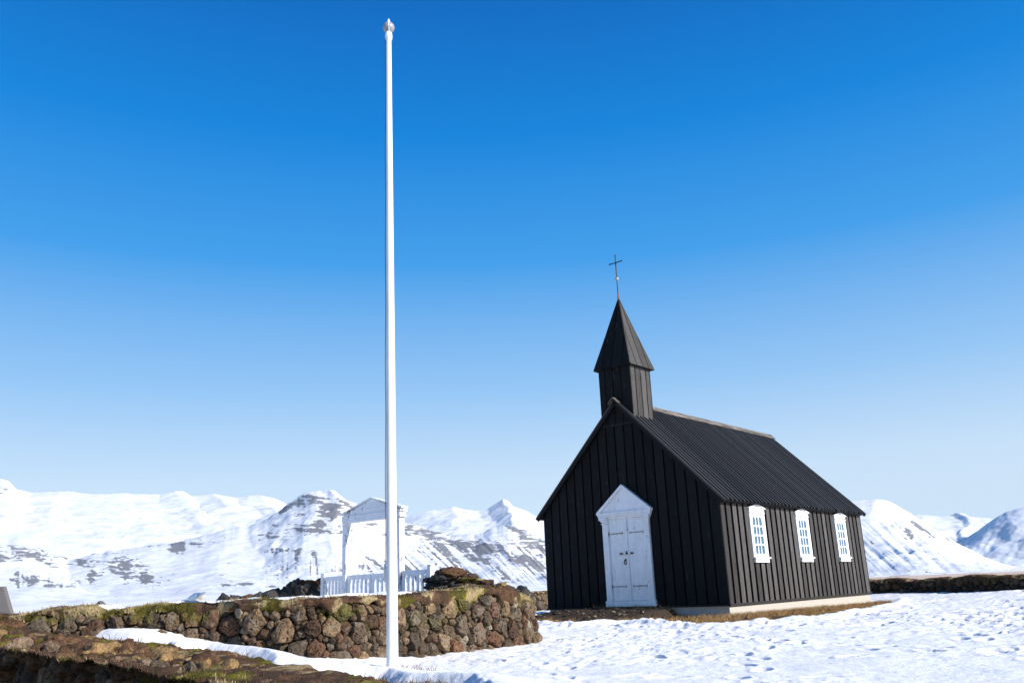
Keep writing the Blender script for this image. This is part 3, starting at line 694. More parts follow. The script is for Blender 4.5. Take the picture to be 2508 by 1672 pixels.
def cap_blades(name, V, col, Q, parent, n, seed, hmin=.02, hmax=.07):
    r = np.random.default_rng(seed); lum = (col[..., 0] * 1.2 + col[..., 1]).ravel(); ok = np.where((Q.ravel() > .08) & (Q.ravel() < .75))[0]
    w = .25 + 3 * lum[ok]; w /= w.sum(); idx = r.choice(ok, n, p=w)
    P = V.reshape(-1, 3)[idx] + r.normal(0, .006, (n, 3)); c = col.reshape(-1, 3)[idx] * r.uniform(.6, 1.5, (n, 1))
    return blades(name, P, r.uniform(hmin, hmax, n), c, parent, 1.2, .004, seed)

gnd_z = lambda p: float(base_z(np.array([p[0]]), np.array([p[1]]))[0])
def base_fn(path, extra=0.0):
    us = np.linspace(0, path.L, 60); p, _ = path.at(us); z = base_z(p[:, 0].copy(), p[:, 1].copy()) + extra
    return lambda u: np.interp(u, us, z)

# -- the main churchyard wall: straight run beside the path, round corner, then off to the left
w1 = Path([(.16, 16.2), (.17, 15.6), (.16, 15.0), (.08, 14.55), (-.08, 14.25), (-1.05, 13.05), (-2.1, 11.75), (-2.42, 11.44), (-2.85, 11.42), (-3.8, 11.60), (-5.2, 11.68), (-8.5, 12.05), (-13, 12.9)], 900)
# wall-top heights measured along the photo's top edge
def _top_table(path, pts, lift=0):
    us, zs = [], []
    uu = np.linspace(0, path.L, 500); pp, _ = path.at(uu)
    for (px, py) in pts:
        d = ray(px, py); ratio = d[0] / d[1]
        cand = np.argmin(np.abs(pp[:, 0] / pp[:, 1] - ratio) + (np.abs(pp[:, 1]) > 15.2) * 9); us.append(uu[cand]); zs.append(at_Y(px, py, pp[cand, 1])[2])
    k = np.argsort(us); us, zs = np.array(us)[k], np.array(zs)[k]
    return lambda u: np.interp(u, us, zs) + lift
w1_top = _top_table(w1, [(0, 1412), (60, 1410), (110, 1398), (190, 1396), (215, 1408), (300, 1394), (450, 1386), (600, 1381), (750, 1374), (885, 1368), (925, 1369), (1000, 1360), (1080, 1357), (1135, 1346), (1160, 1350), (1190, 1358), (1215, 1368), (1226, 1376)], -.03)
w1_base = base_fn(w1)
t = tag(empty('stone_wall', (-2.3, 11.6, 0)), 'long brown lava stone wall with mossy turf top running behind the white flagpole', 'stone wall', kind='thing')
_inv = lambda o: (setattr(o, 'matrix_parent_inverse', Matrix.Translation(-Vector(o.parent.location))), o)[1]
_inv(rubble_wall('stones', w1, -1, lambda u: w1_top(u) - .07, w1_base, .165, 4, t, M_stone, 3, urange=(.6, w1.L - 2.6)))
_inv(wall_core('core', w1, -1, w1_top, w1_base, .95, t))
u_grass = [float(np.argmin(np.abs(w1.p[:, 0] / w1.p[:, 1] - ray(150, 1400)[0] / ray(150, 1400)[1])) / 899 * w1.L)]
o, V_, c_, Q_ = turf_cap('turf_cap', w1, -1, w1_top, .9, t, 200, straw=lambda u: .30 * math.exp(-((u - u_grass[0]) / .55) ** 2) + .05)
_inv(o); _inv(cap_blades('turf_grass', V_, c_, Q_, t, 7000, 5, .01, .04))
# snow lying on the rear half of the wall top
nu = 500; uu = np.linspace(1.5, w1.L - 2.4, nu); ww = np.linspace(.22, 1.0, 16); U, Wv = np.meshgrid(uu, ww, indexing='ij'); p, tt = w1.at(U); nr = np.stack([-tt[..., 1], tt[..., 0]], -1)
sn = .03 + .05 * fbm(np.stack([U / .6, Wv / .5], -1), 4, 301) - .16 * ss(.42, .25, Wv + .12 * fbm(np.stack([U / .4, Wv * 0], -1), 3, 302)) - .25 * ss(w1.L - 7.5, w1.L - 6.6, U) - .2 * ss(3.6, 2.6, U) - .1 * ss(.9, 1.0, Wv)
V_ = np.concatenate([p - nr * Wv[..., None], (w1_top(U) + .03 + sn)[..., None]], -1)
_inv(obj('snow_cap', V_.reshape(-1, 3), [grid_faces(nu, 16)], M_snow, t, np.full((nu * 16, 3), .9), True))

# -- foreground retaining wall, its turf bank above it
def P3(s, e): q = P_se(s, e); return (q[0], q[1])
w2 = Path([P3(17.5, 3.86), P3(12, 3.80), P3(9, 3.74), P3(7, 3.68), P3(5.8, 3.72), P3(5.2, 3.9), P3(4.9, 4.2)], 500)
w2_b = lambda u: -.50
us2 = np.linspace(0, w2.L, 60); pp2, tt2 = w2.at(us2); nn2 = np.stack([-tt2[:, 1], tt2[:, 0]], -1)
z2 = base_z((pp2 + nn2 * .35)[:, 0].copy(), (pp2 + nn2 * .35)[:, 1].copy())
w2_top = lambda u: np.interp(u, us2, z2) + .0
t = tag(empty('retaining_wall', tuple(pp2[30]) + (-.5,)), 'low shaded dark stone retaining wall under brown heather turf in the near left corner', 'stone wall', kind='thing')
_inv(rubble_wall('stones', w2, 1, lambda u: w2_top(u) - .02, w2_b, .18, 4, t, M_stone, 8, urange=(3.4, w2.L), batter=.22))
_inv(wall_core('core', w2, 1, lambda u: w2_top(u) - .02, w2_b, .5, t))
def coping():
    r = np.random.default_rng(61); Vs, Fs, Cs, n = [], [], [], 0
    for k, (px, py, rx, ry) in enumerate([(22, 1489, 14, 11), (52, 1492, 20, 15), (82, 1496, 13, 10), (112, 1502, 15, 15), (140, 1508, 12, 14), (172, 1512, 14, 18), (205, 1522, 16, 17), (232, 1532, 22, 11), (268, 1533, 16, 14), (300, 1538, 15, 20), (330, 1534, 18, 13), (365, 1546, 17, 20), (402, 1544, 14, 15), (440, 1552, 11, 22), (475, 1556, 14, 14), (150, 1530, 18, 16), (90, 1520, 17, 15), (40, 1516, 16, 14), (255, 1556, 18, 12), (340, 1560, 16, 12)]):
        d = ray(px, py); ra = d[0] / d[1]
        # where the sight line over the wall meets the line of its face
        e0 = 3.86; sv = e0 * (Ee[0] - ra * Ee[1]) / (ra * G[1] - G[0]); Y = sv * G[1] + e0 * Ee[1]
        P = at_Y(px, py, Y); mpx = Y / (F_PX * .9378)
        pl = r.normal(0, 1, (13, 3)); pl /= np.linalg.norm(pl, axis=1)[:, None]
        S, f = stone_shape(4, pl, r.uniform(.8, 1.1, 13), 1.0, 900 + k, .1); S = S * [rx * mpx * 1.1, rx * mpx * 1.2, ry * mpx * 1.1]
        c = STONE_COLS[r.integers(10)] * r.uniform(1.0, 1.8); m_ = ss(.1, .4, fbm(S / .07 + k, 3, 5))[:, None]
        Vs.append(S + P); Fs.append(f + n); Cs.append(c * (1 - .4 * m_) + np.array([.2, .17, .13]) * .4 * m_); n += len(S)
    return np.vstack(Vs), np.vstack(Fs), np.vstack(Cs)
V_, F_, C_ = coping(); _inv(obj('coping_stones', V_, [F_], M_stone, t, C_, False))
o, V_, c_, Q_ = turf_cap('turf_cap', w2, 1, lambda u: w2_top(u) + .02, 1.0, t, 240, u0=3.0, droop=.035, hump=.0, batter=.0, straw=lambda u: -.12)
_inv(o); _inv(cap_blades('turf_grass', V_, c_, Q_, t, 4000, 6, .01, .035))

# -- rubble wall ends on both sides of the gate
gate_c = CH0 - Ee * 9.0 + G * (-.18)                      # middle of the gate on the ground
def gline(a, off=0.0): q = CH0 - Ee * (9.0 + off) + G * a; return (q[0], q[1])
def rubble_bank(name, label, path, top, base, thick, seed, size, sub=3, n_bl=1500, cap=True, darker=1.0):
    p, tg = path.at(path.L / 2)
    t = tag(empty(name, (p[0], p[1], float(base(path.L / 2)))), label, 'stone wall', kind='thing')
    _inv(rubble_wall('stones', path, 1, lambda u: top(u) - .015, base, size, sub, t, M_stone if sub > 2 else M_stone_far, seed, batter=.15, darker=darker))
    _inv(wall_core('core', path, 1, top, base, thick, t))
    if cap:
        o, V_, c_, Q_ = turf_cap('turf_cap', path, 1, top, thick * .95, t, seed + 300, droop=.11, res=.03); _inv(o)
        if n_bl: _inv(cap_blades('turf_grass', V_, c_, Q_, t, n_bl, seed + 1))
    return t
def heap(name, label, Y, scale, ox, oy, stones, seed, ground=0.0):
    """a ruinous wall end: single boulders and sods lying on one another, each at its measured place and size"""
    mpx = Y / F_PX / scale
    r = np.random.default_rng(seed); parts = {'stones': ([], [], []), 'turf': ([], [], [])}; cnt = {'stones': 0, 'turf': 0}
    ctr = []
    for k, st in enumerate(stones):
        cx, cy, rx, ry, kind = st[:5]
        y = Y + (st[5] if len(st) > 5 else r.uniform(-.12, .12))
        P = at_Y((ox + cx / scale) * .9378, (oy + cy / scale) * .9378, y); ctr.append(P)
        pl = r.normal(0, 1, (16, 3)); pl /= np.linalg.norm(pl, axis=1)[:, None]
        S, f = stone_shape(4 if rx * mpx > .12 else 3, pl, r.uniform(.80, 1.05, 16), 1.0, seed * 40 + k, .13 if kind != 't' else .2)
        S = S * np.array([rx * mpx * 1.08, max(rx, ry) * mpx * r.uniform(.8, 1.1) + .03, ry * mpx * 1.08])
        w = S + P
        base = {'k': (.035, .033, .032), 'g': (.085, .075, .062), 'b': (.075, .045, .030), 'n': (.17, .125, .085)}.get(kind, (.08, .035, .017))
        if kind == 't': c = turf_colour(w[:, 0], w[:, 2] * 1.4 + w[:, 1], seed + k); key = 'turf'
        elif kind == 'r': c = mixc(np.broadcast_to(C_HEATH, w.shape), (.12, .07, .03), ss(-.1, .4, fbm(w / .06, 3, seed))); key = 'turf'
        else:
            c = np.array(base) * r.uniform(.8, 1.2); m_ = ss(.15, .4, fbm(w / .1, 3, seed + 2))[:, None]; c = c * (1 - m_ * .5) + np.array([.16, .14, .10]) * m_ * .35; key = 'stones'
        V, F, C = parts[key]; V.append(w); F.append(f + cnt[key]); C.append(c); cnt[key] += len(w)
    # the courses lower down that carry them
    lo = min(c[2] for c in ctr); xs = [c[0] for c in ctr]; V, F, C = parts['stones']
    for z in np.arange(ground + .1, lo + .05, .2):
        for x in np.arange(min(xs) - .05, max(xs) + .1, .26):
            pl = r.normal(0, 1, (14, 3)); pl /= np.linalg.norm(pl, axis=1)[:, None]
            S, f = stone_shape(3, pl, r.uniform(.85, 1.05, 14), 1.0, int(seed + x * 90 + z * 500) % 999, .1); w = S * [.17, .25, .14] + (x, Y + .12 + r.uniform(-.05, .05), z)
            V.append(w); F.append(f + cnt['stones']); C.append(np.broadcast_to(np.array([.05, .045, .04]), w.shape)); cnt['stones'] += len(w)
    t = tag(empty(name, (np.mean(xs), Y, ground)), label, 'stone wall', kind='thing')
    for key, mt in (('stones', M_stone), ('turf', M_turf)):
        V, F, C = parts[key]
        if V: _inv(obj(key, np.vstack(V), [np.vstack(F)], mt, t, np.vstack(C), True))
    return t
# left of the gate: steps down to the left
heap('stone_wall', 'dark stepped end of a lava stone wall at the left side of the white gate', 17.9, 11.2, 650, 1380,
     [(330, 870, 75, 85, 'k'), (470, 800, 95, 105, 'k'), (575, 720, 105, 85, 'k'), (700, 640, 115, 95, 'k'), (610, 840, 170, 85, 'k'), (810, 570, 100, 85, 'k'), (893, 440, 45, 45, 'g'), (925, 640, 105, 90, 'g'), (900, 820, 135, 90, 'k'),
      (1135, 650, 95, 90, 'n'), (1145, 830, 88, 80, 'n'), (1000, 500, 105, 62, 'r'), (1040, 740, 90, 70, 'k'), (1210, 500, 150, 52, 't'), (1330, 570, 120, 85, 'k'), (1350, 700, 140, 110, 'k'), (1370, 850, 130, 85, 'k'), (1460, 480, 80, 62, 'r'), (1480, 600, 70, 90, 'b')], 21)
# right of the gate, joining the main wall
heap('stone_wall', 'dark rubble wall end topped by a brown boulder, right of the white gate', 15.1, 6.533, 1000, 1370,
     [(655, 228, 210, 82, 'r'), (1000, 258, 108, 42, 'b'), (340, 325, 95, 42, 'k'), (560, 335, 150, 65, 'k'), (770, 345, 75, 62, 'g'), (980, 345, 215, 62, 't'), (1250, 375, 98, 55, 'b'), (430, 420, 130, 62, 'k'), (620, 430, 150, 60, 'k'), (800, 430, 110, 50, 'k'),
      (930, 430, 120, 45, 'b'), (1020, 420, 45, 35, 'g'), (1150, 440, 120, 40, 'b'), (1430, 440, 115, 52, 't'), (1560, 480, 100, 62, 'r'), (1700, 540, 90, 45, 'b'), (1330, 470, 120, 50, 'r')], 22)
# low remains further left behind the main wall
heap('stone_wall', 'low dark turf covered wall remains on the snow left of the stepped wall end', 20.0, 9.8, 430, 1420,
     [(1760, 440, 165, 68, 'r'), (1580, 475, 90, 30, 'k'), (1900, 460, 120, 45, 'k'), (2180, 425, 180, 55, 'k'), (2420, 440, 130, 50, 'k'), (2300, 390, 90, 25, 'r'), (1340, 440, 120, 16, 'r'), (1180, 442, 80, 9, 'r'), (1480, 425, 60, 18, 'r')], 23, .1)
# the far churchyard walls
wf = Path([at_Y(1960, 1362, 33.6)[:2], at_Y(2100, 1359, 31.9)[:2], at_Y(2352, 1350, 28.4)[:2], (21.2, 23.6)], 400)
def wf_top(u): return .585 + .03 * np.sin(u * 1.7) + .025 * np.sin(u * 4.3 + 1)
rubble_bank('stone_wall', 'long low shaded dark wall across the snow right of the church', wf, wf_top, base_fn(wf), .8, 24, .16, 2, 1200, darker=.42)  # stone colours dimmed to paint in the shade on this face
wk = Path([(-3.2, 46.5), (0, 50.3), (3.5, 54.4), (7, 58.5)], 200)
wk_b = base_fn(wk)
rubble_bank('stone_wall', 'sunlit far stone wall in the gap between the church and the near wall', wk, lambda u: wk_b(u) + 1.02, wk_b, .8, 25, .34, 2, 0)

# ================================================================== CHURCH
RZ = -YAW
ch = tag(empty('church', tuple(CH0), RZ), 'small black tarred timber church with white door and windows', 'church')
W_, L_, ZB = 5.639, 9.743, .271          # width, length, underside of the boarding
ZR, SL = 5.818, 1.0093                   # ridge height, roof slope
HX = W_ / 2
def roofz(x): return ZR - SL * abs(x)
def tint(lo, hi, warm=(1.0, .93, .87)):
    v = random.uniform(lo, hi); return tuple(v * k for k in warm)
# walls: dark core with raised boards on each side
wb = MB()
core = (.006, .006, .006)  # gap floors: the shade between boards is put into this near-black
sec = [(-HX + .05, ZB), (HX - .05, ZB), (HX - .05, roofz(HX) - .08), (0, ZR - .14), (-HX + .05, roofz(HX) - .08)]
wb.prism([(x, .05, z) for x, z in sec], (0, L_ - .10, 0), core)
pitch = .302
nfb = int(round(W_ / pitch)); pitch = W_ / nfb
for yf, dy in ((0.0, .051), (L_ - .051, .051)):
    for i in range(nfb):
        xa, xb = -HX + i * pitch + .026, -HX + (i + 1) * pitch - .026
        if i == 0: xa = -HX
        if i == nfb - 1: xb = HX
        off = random.uniform(0, .006) if yf == 0 else 0
        za, zb = roofz(xa) - .10, roofz(xb) - .10; c = tint(.006, .010, (1, 1.05, 1.12))  # blue-black: the gable's shade is painted into the board colour
        for (p, q, zp, zq) in ([(xa, xb, za, zb)] if xa * xb >= 0 else [(xa, 0, za, ZR - .10), (0, xb, ZR - .10, zb)]):
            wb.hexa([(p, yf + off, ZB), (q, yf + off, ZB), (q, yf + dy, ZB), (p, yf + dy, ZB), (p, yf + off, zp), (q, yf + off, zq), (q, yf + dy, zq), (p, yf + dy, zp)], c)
nsb = 30; ps = (L_ - .05) / nsb
for sx in (1, -1):
    for i in range(nsb):
        ya, yb = .025 + i * ps + (.0 if i else -.024), .025 + (i + 1) * ps - .112
        if i == nsb - 1: yb = L_
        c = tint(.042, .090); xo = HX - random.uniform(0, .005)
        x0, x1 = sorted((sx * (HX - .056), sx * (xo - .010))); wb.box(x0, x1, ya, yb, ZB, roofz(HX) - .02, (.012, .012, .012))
        x0, x1 = sorted((sx * (xo - .0099), sx * xo)); wb.box(x0, x1, ya + .001, yb - .001, ZB, roofz(HX) - .021, c)      # sun-bleached face; body's near-black edges are gap shade put into the colour
    # drip board along the foot
    x0, x1 = sorted((sx * (HX - .02), sx * (HX + .035)))
    wb.box(x0, x1, -.01, L_ + .01, ZB - .035, ZB + .012, (.035, .032, .03))
wb.box(-HX - .03, HX + .03, -.032, .02, ZB - .035, ZB - .002, (.02, .02, .02))
wb.build('wall', M_tar, ch)
fb = MB(); fb.box(-HX + .035, HX - .035, .035, L_ - .035, -.45, ZB - .03); fb.build('foundation', M_conc, ch, bevel=.01)

# roof: two dark planes under raised lengthwise boards
OVY, OVX = .115, 3.016
rb = MB()
nrm = np.array([SL, 0, 1.0]) / math.hypot(SL, 1)
def slope_box(sx, y0, y1, d0, d1, t0, t1, c):
    """box on a roof slope: d = distance down from the ridge (horizontal metres), t = height above the plane"""
    pts = []
    for t in (t0, t1):
        for d, y in ((d0, y0), (d0, y1), (d1, y1), (d1, y0)):
            x = d; z = ZR - SL * d
            pts.append((sx * (x + nrm[0] * t), y, z + nrm[2] * t))
    if sx > 0: pts = pts[:4][::-1] + pts[4:][::-1]
    rb.hexa(pts, c)
for sx in (1, -1):
    slope_box(sx, -OVY, L_ + OVY, 0.0, OVX - .01, -.085, -.035, (.006, .006, .006))  # shadow lines between the ribs painted as near-black planes
nr_ = 46; pr_ = (L_ + 2 * OVY) / nr_
for sx in (1, -1):
    for i in range(nr_):
        y0 = -OVY + i * pr_
        j = random.uniform(-.02, .015)
        slope_box(sx, y0, y0 + pr_ * .46, .02, OVX + j, -.034, random.uniform(-.004, .004) + .012, tint(.022, .044, (1, .97, .94)))
    # rafter-end board and barge boards
    slope_box(sx, -OVY - .012, -OVY + .03, .0, OVX, -.13, -.036, (.009, .009, .009))
    slope_box(sx, L_ + OVY - .03, L_ + OVY + .012, .0, OVX, -.13, -.036, (.009, .009, .009))
    slope_box(sx, -OVY + .03, L_ + OVY - .03, OVX - .16, OVX - .06, -.17, -.086, (.01, .01, .01))
    slope_box(sx, -OVY - .014, -OVY - .002, .0, OVX, -.035, .004, (.06, .052, .045))  # pale strip: the lit front edge of the roof, painted as colour
roof = rb.build('roof', M_roof, ch)
rc = MB()
def ridge_cap(y0, y1):
    for sx in (1, -1):
        for t0, t1 in ((.004, .03),):
            pts = []
            for t in (t0, t1):
                for d, y in ((-.012, y0), (-.012, y1), (.15, y1), (.15, y0)):
                    pts.append((sx * (d + nrm[0] * t), y, ZR - SL * d + nrm[2] * t))
            if sx > 0: pts = pts[:4][::-1] + pts[4:][::-1]
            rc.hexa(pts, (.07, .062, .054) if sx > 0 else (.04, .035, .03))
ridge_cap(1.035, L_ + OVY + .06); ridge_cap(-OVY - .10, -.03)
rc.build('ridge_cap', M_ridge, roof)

# tower and spire
TW, TY0 = 1.055, -.027; th = TW / 2; TYC = TY0 + th
tb = MB(); ZT = 6.73
tb.box(-th + .03, th - .03, TY0 + .03, TY0 + TW - .03, ZR - .75, ZT, (.011, .011, .012))
cuts = [0, .21, .47, .74, 1.055]
for k in range(4):
    a, b = cuts[k] + (.0 if k == 0 else .018), cuts[k + 1] - (.018 if k < 3 else 0)
    for front in (0, 1):
        y0, y1 = (TY0, TY0 + .035) if not front else (TY0 + TW - .035, TY0 + TW)
        tb.box(-th + a, -th + b, y0, y1, ZR - .75, ZT, tint(.006, .010, (1, 1.05, 1.12)))  # tower front and back: shade painted in as a darker, bluer board tone
cs_ = [.036, .27, .545, .82, 1.055 - .036]
for sx in (1, -1):
    for k in range(4):
        a, b = cs_[k] + (0 if k == 0 else .012), cs_[k + 1] - (.03 if k < 3 else 0)
        x0, x1 = sorted((sx * (th - .035), sx * (th - .001)))
        tb.box(x0, x1, TY0 + a, TY0 + b, ZR - .75, ZT, tint(.05, .08))
tb.box(-th - .012, th + .012, TY0 - .012, TY0 + TW + .012, ZR - SL * (th) - .20, ZR - SL * th - .17, (.02, .02, .02))
tower = tb.build('tower', M_tar, ch)
sp = MB(); hb = .614; ZS0, ZS1 = 6.737, 8.911
apex = np.array([0, TYC, ZS1]); cb = [np.array([sx * hb, TYC + sy * hb, ZS0]) for sx, sy in ((-1, -1), (1, -1), (1, 1), (-1, 1))]
sp.add(np.vstack([cb, [apex]]) * np.array([1, 1, 1]), [(3, 2, 1, 0), (0, 1, 4), (1, 2, 4), (2, 3, 4), (3, 0, 4)], (.012, .012, .013))
for k in range(4):
    a, b = cb[k], cb[(k + 1) % 4]; ex = (b - a) / np.linalg.norm(b - a); mid = (a + b) / 2
    n_ = np.cross(ex, apex - mid); n_ /= np.linalg.norm(n_)
    up_ = apex - mid
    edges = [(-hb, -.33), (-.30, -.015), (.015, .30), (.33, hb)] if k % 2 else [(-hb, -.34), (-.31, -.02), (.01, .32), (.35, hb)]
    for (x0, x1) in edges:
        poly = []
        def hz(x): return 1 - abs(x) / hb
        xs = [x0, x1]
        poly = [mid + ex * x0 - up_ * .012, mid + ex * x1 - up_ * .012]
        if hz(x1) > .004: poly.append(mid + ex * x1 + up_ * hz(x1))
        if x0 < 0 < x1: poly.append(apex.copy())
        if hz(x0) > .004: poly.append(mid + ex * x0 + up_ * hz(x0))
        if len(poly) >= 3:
            sp.prism(poly, n_ * .020, tint(.006, .010, (1, 1.05, 1.12)) if k in (0, 3) else tint(.045, .075))  # front and left faces carry their shade as a near-black tint
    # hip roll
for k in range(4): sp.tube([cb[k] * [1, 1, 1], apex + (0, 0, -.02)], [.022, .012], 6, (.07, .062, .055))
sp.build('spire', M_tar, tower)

# cross on its rod
cr = MB()
cr.tube([(0, TYC, 8.88), (0, TYC, 9.46)], [.018, .014], 8); cr.tube([(0, TYC, 9.56), (0, TYC, 10.25)], [.017, .016], 8)
cr.tube([(-.215, TYC, 10.03), (.205, TYC, 10.03)], .017, 8)
for p in [(-.215, TYC, 10.03), (.205, TYC, 10.03), (0, TYC, 10.25)]: cr.sphere(p, .026, 10)
cross = cr.build('cross', M_black, ch, True)
q = MB(); q.sphere((0, TYC, 9.512), .058, 20); q.build('ball', M_copper, cross, True)
q = MB(); q.tube([(0, TYC, 8.87), (0, TYC, 9.05)], [.035, .016], 10); q.build('rod_base', M_red, cross, True)

# windows in the long side
def make_window(yc, x=HX, sgn=1):
    m = MB(); B = lambda p0, p1, y0, y1, z0, z1: m.box(*sorted((sgn * (x + p0), sgn * (x + p1))), yc + y0, yc + y1, z0, z1)
    for s in (-1, 1):
        a, b = sorted((s * .335, s * .44)); B(-.03, .035, a, b, 1.36, 2.50)          # casing
        a, b = sorted((s * .27, s * .334)); B(-.03, .026, a - .012, b - .012, 1.38, 2.49)           # sash stile
    B(-.03, .026, -.282, .258, 2.41, 2.49); B(-.03, .026, -.282, .258, 1.38, 1.465)
    for s in (-.088, .088): B(-.01, .022, s - .033, s + .009, 1.465, 2.41)
    for k in (1, 2, 3): z = 1.465 + k * .2363; B(-.009, .023, -.282, .258, z - .020, z + .020)
    for cy in (-.191, -.012, .167):                                                           # rounded heads of the top panes
        for s in (-1, 1):
            xx = sgn * (x - .002)
            m.prism([(xx, yc + cy + s * .072, 2.41), (xx, yc + cy + s * .072, 2.365), (xx, yc + cy + s * .055, 2.392), (xx, yc + cy + s * .02, 2.409)], (sgn * .022, 0, 0))
    # frieze and little pediment
    B(-.03, .045, -.435, .435, 2.50, 2.62); B(-.03, .055, -.445, .445, 2.505, 2.525)
    xx = sgn * (x - .03)
    m.prism([(xx, yc - .44, 2.62), (xx, yc + .44, 2.62), (xx, yc, 2.725)], (sgn * .07, 0, 0))
    for s in (-1, 1):
        p = [(xx, yc, 2.725), (xx, yc, 2.76), (xx, yc + s * .485, 2.652), (xx, yc + s * .485, 2.617)]
        m.prism(p if s > 0 else p[::-1], (sgn * .10, 0, 0))
    w = m.build('window', M_white, ch, bevel=.004)
    g = MB(); g.box(*sorted((sgn * (x - .008), sgn * (x + .004))), yc - .282, yc + .258, 1.465, 2.41); g.build('pane', M_glass, w)
    s_ = MB(); s_.box(*sorted((sgn * (x - .03), sgn * (x + .085))), yc - .455, yc + .455, 1.335, 1.385); s_.box(*sorted((sgn * (x - .03), sgn * (x + .055))), yc - .405, yc + .405, 1.245, 1.335)
    s_.build('sill', M_white, w, bevel=.004)
for y in (1.97, 4.90, 7.82): make_window(y)

# the door: surround with pediment, two leaves, ironwork
d = MB()
for s in (-1, 1):
    a, b = sorted((s * .565, s * .74)); d.box(a, b, -.055, .045, .43, 2.43)
    a, b = sorted((s * .545, s * .565)); d.box(a, b, -.030, .045, .43, 2.56)
    a, b = sorted((s * .565, s * .775)); d.box(a, b, -.07, .045, .275, .43)                # plinth
    for k, (w_, z0, z1) in enumerate([(.015, 2.43, 2.46), (.0, 2.46, 2.50), (.03, 2.50, 2.54), (.06, 2.54, 2.60)]):
        a, b = sorted((s * .56, s * (.745 + w_))); d.box(a, b, -.06 - w_, .045, z0, z1)
d.box(-.565, .565, -.05, .045, .275, .42)                                                  # threshold board
d.box(-.56, .56, -.035, .045, 2.555, 2.60)
d.box(-.835, .835, -.085, .045, 2.60, 2.645); d.box(-.85, .85, -.10, .045, 2.645, 2.69); d.box(-.875, .875, -.115, .045, 2.69, 2.735)
d.prism([(-.84, -.055, 2.735), (.84, -.055, 2.735), (0, -.055, 3.40)], (0, .09, 0))
for s in (-1, 1):
    p = [(0, -.112, 3.36), (0, -.112, 3.45), (s * .875, -.112, 2.752), (s * .875, -.112, 2.736), (s * .76, -.112, 2.736)]
    d.prism(p if s < 0 else p[::-1], (0, .155, 0))
ds = d.build('door_surround', M_white, ch, bevel=.005)
q = MB()                                                                                    # shallow arch moulding over the leaves
an = np.linspace(math.radians(28), math.radians(152), 15); R_ = .60
q.tube([(R_ * math.cos(a) / math.cos(math.radians(28)) * .87, -.012, 2.44 + (math.sin(a) - math.sin(math.radians(28))) * .22) for a in an], .008, 6); q.build('arch_moulding', M_white, ds)
for s, nm in ((-1, 'a'), (1, 'b')):
    m = MB(); a, b = sorted((s * .036, s * .543)); m.box(a, b, -.004, .045, .425, 2.555)
    a, b = sorted((s * .05, s * .535)); m.box(a, b, -.012, -.004, .44, .775); m.box(a, b, -.012, -.004, .80, 2.15); m.box(a, b, -.012, -.004, 2.175, 2.545)
    leaf = m.build('door_leaf', M_white, ch, bevel=.003)
    for z in (2.163, .787):
        h = MB(); x0, x1 = sorted((s * .56, s * .11)); h.box(x0, x1, -.022, -.010, z - .012, z + .012)
        h.tube([(s * .553, -.034, z - .055), (s * .553, -.034, z + .055)], .013, 8); h.box(*sorted((s * .13, s * .11)), -.022, -.011, z - .03, z + .03); h.box(*sorted((s * .30, s * .285)), -.024, -.011, z - .018, z + .018)
        h.build('hinge', M_hinge, leaf)
    if s < 0:
        r_ = MB(); an = np.linspace(0, 2 * math.pi, 25); r_.tube([(-.075 + .042 * math.sin(a), -.035, 1.405 + .055 * math.cos(a)) for a in an], .011, 8)
        r_.build('ring_handle', M_black, leaf, True); r_ = MB()
        r_.lathe([(.0, 0), (.03, 0), (.03, .014), (.0, .016)], 16)
        # turn the rosette to face outwards
        v = r_.v[-1]; r_.v[-1] = np.stack([v[:, 0] - .075, -.012 - v[:, 2], v[:, 1] + 1.465], -1)
        r_.build('rosette', M_black, leaf, True)
        bl = MB(); bl.tube([(-.25, -.04, 1.628), (.19, -.04, 1.628)], .017, 10); bl.tube([(.0, -.045, 1.60), (.0, -.075, 1.69)], .012, 8)
        bl.build('bolt', M_iron, leaf, True)
    br = MB()
    for x in ((-.26, -.075) if s < 0 else (.075,)):
        br = MB(); br.box(x - .035, x + .035, -.064, -.012, 1.59, 1.665); br.build('bolt_bracket', M_white, leaf, bevel=.006)
m = MB(); m.box(-.036, .036, -.036, .04, .425, 2.56); m.build('astragal', M_white, ds, bevel=.004)

# ================================================================== GATE
gt = tag(empty('churchyard_gate', tuple(gate_c), RZ), 'white painted timber gateway with a pitched lintel and low picket gates', 'gate')
X0, X1 = -.775, .845                                  # post centres, x to the right along the gate
PZ = 2.20
for x in (X0 + .045, X1 - .03):
    m = MB(); m.box(x - .055, x + .055, -.06, .06, -.1, PZ); m.box(x - .072, x + .072, -.075, .075, -.1, .25)
    m.build('gate_post', M_gate, gt, bevel=.005)
m = MB()
xl, xr = X0 - .015, X1 + .05; acx = .075
m.box(xl, xr, -.075, .075, PZ, 2.335)
m.prism([(xl, -.062, 2.337), (xr, -.062, 2.337), (acx, -.062, 2.60)], (0, .124, 0))
m.box(xl + .02, xr - .02, -.07, -.058, 2.42, 2.425, (.3, .3, .3))
m.box(xr - .12, xr + .015, -.085, .085, 2.20, 2.225)
for s in (-1, 1):
    cx = acx; e = xr + .05 if s > 0 else xl - .04
    p = [(cx, -.085, 2.60), (cx, -.085, 2.630), (e, -.085, 2.385), (e, -.085, 2.355)]
    m.prism(p if s < 0 else p[::-1], (0, .17, 0))
m.box(xr - .02, xr + .03, -.09, .09, 2.30, 2.335)
m.build('lintel', M_gate, gt, bevel=.004)
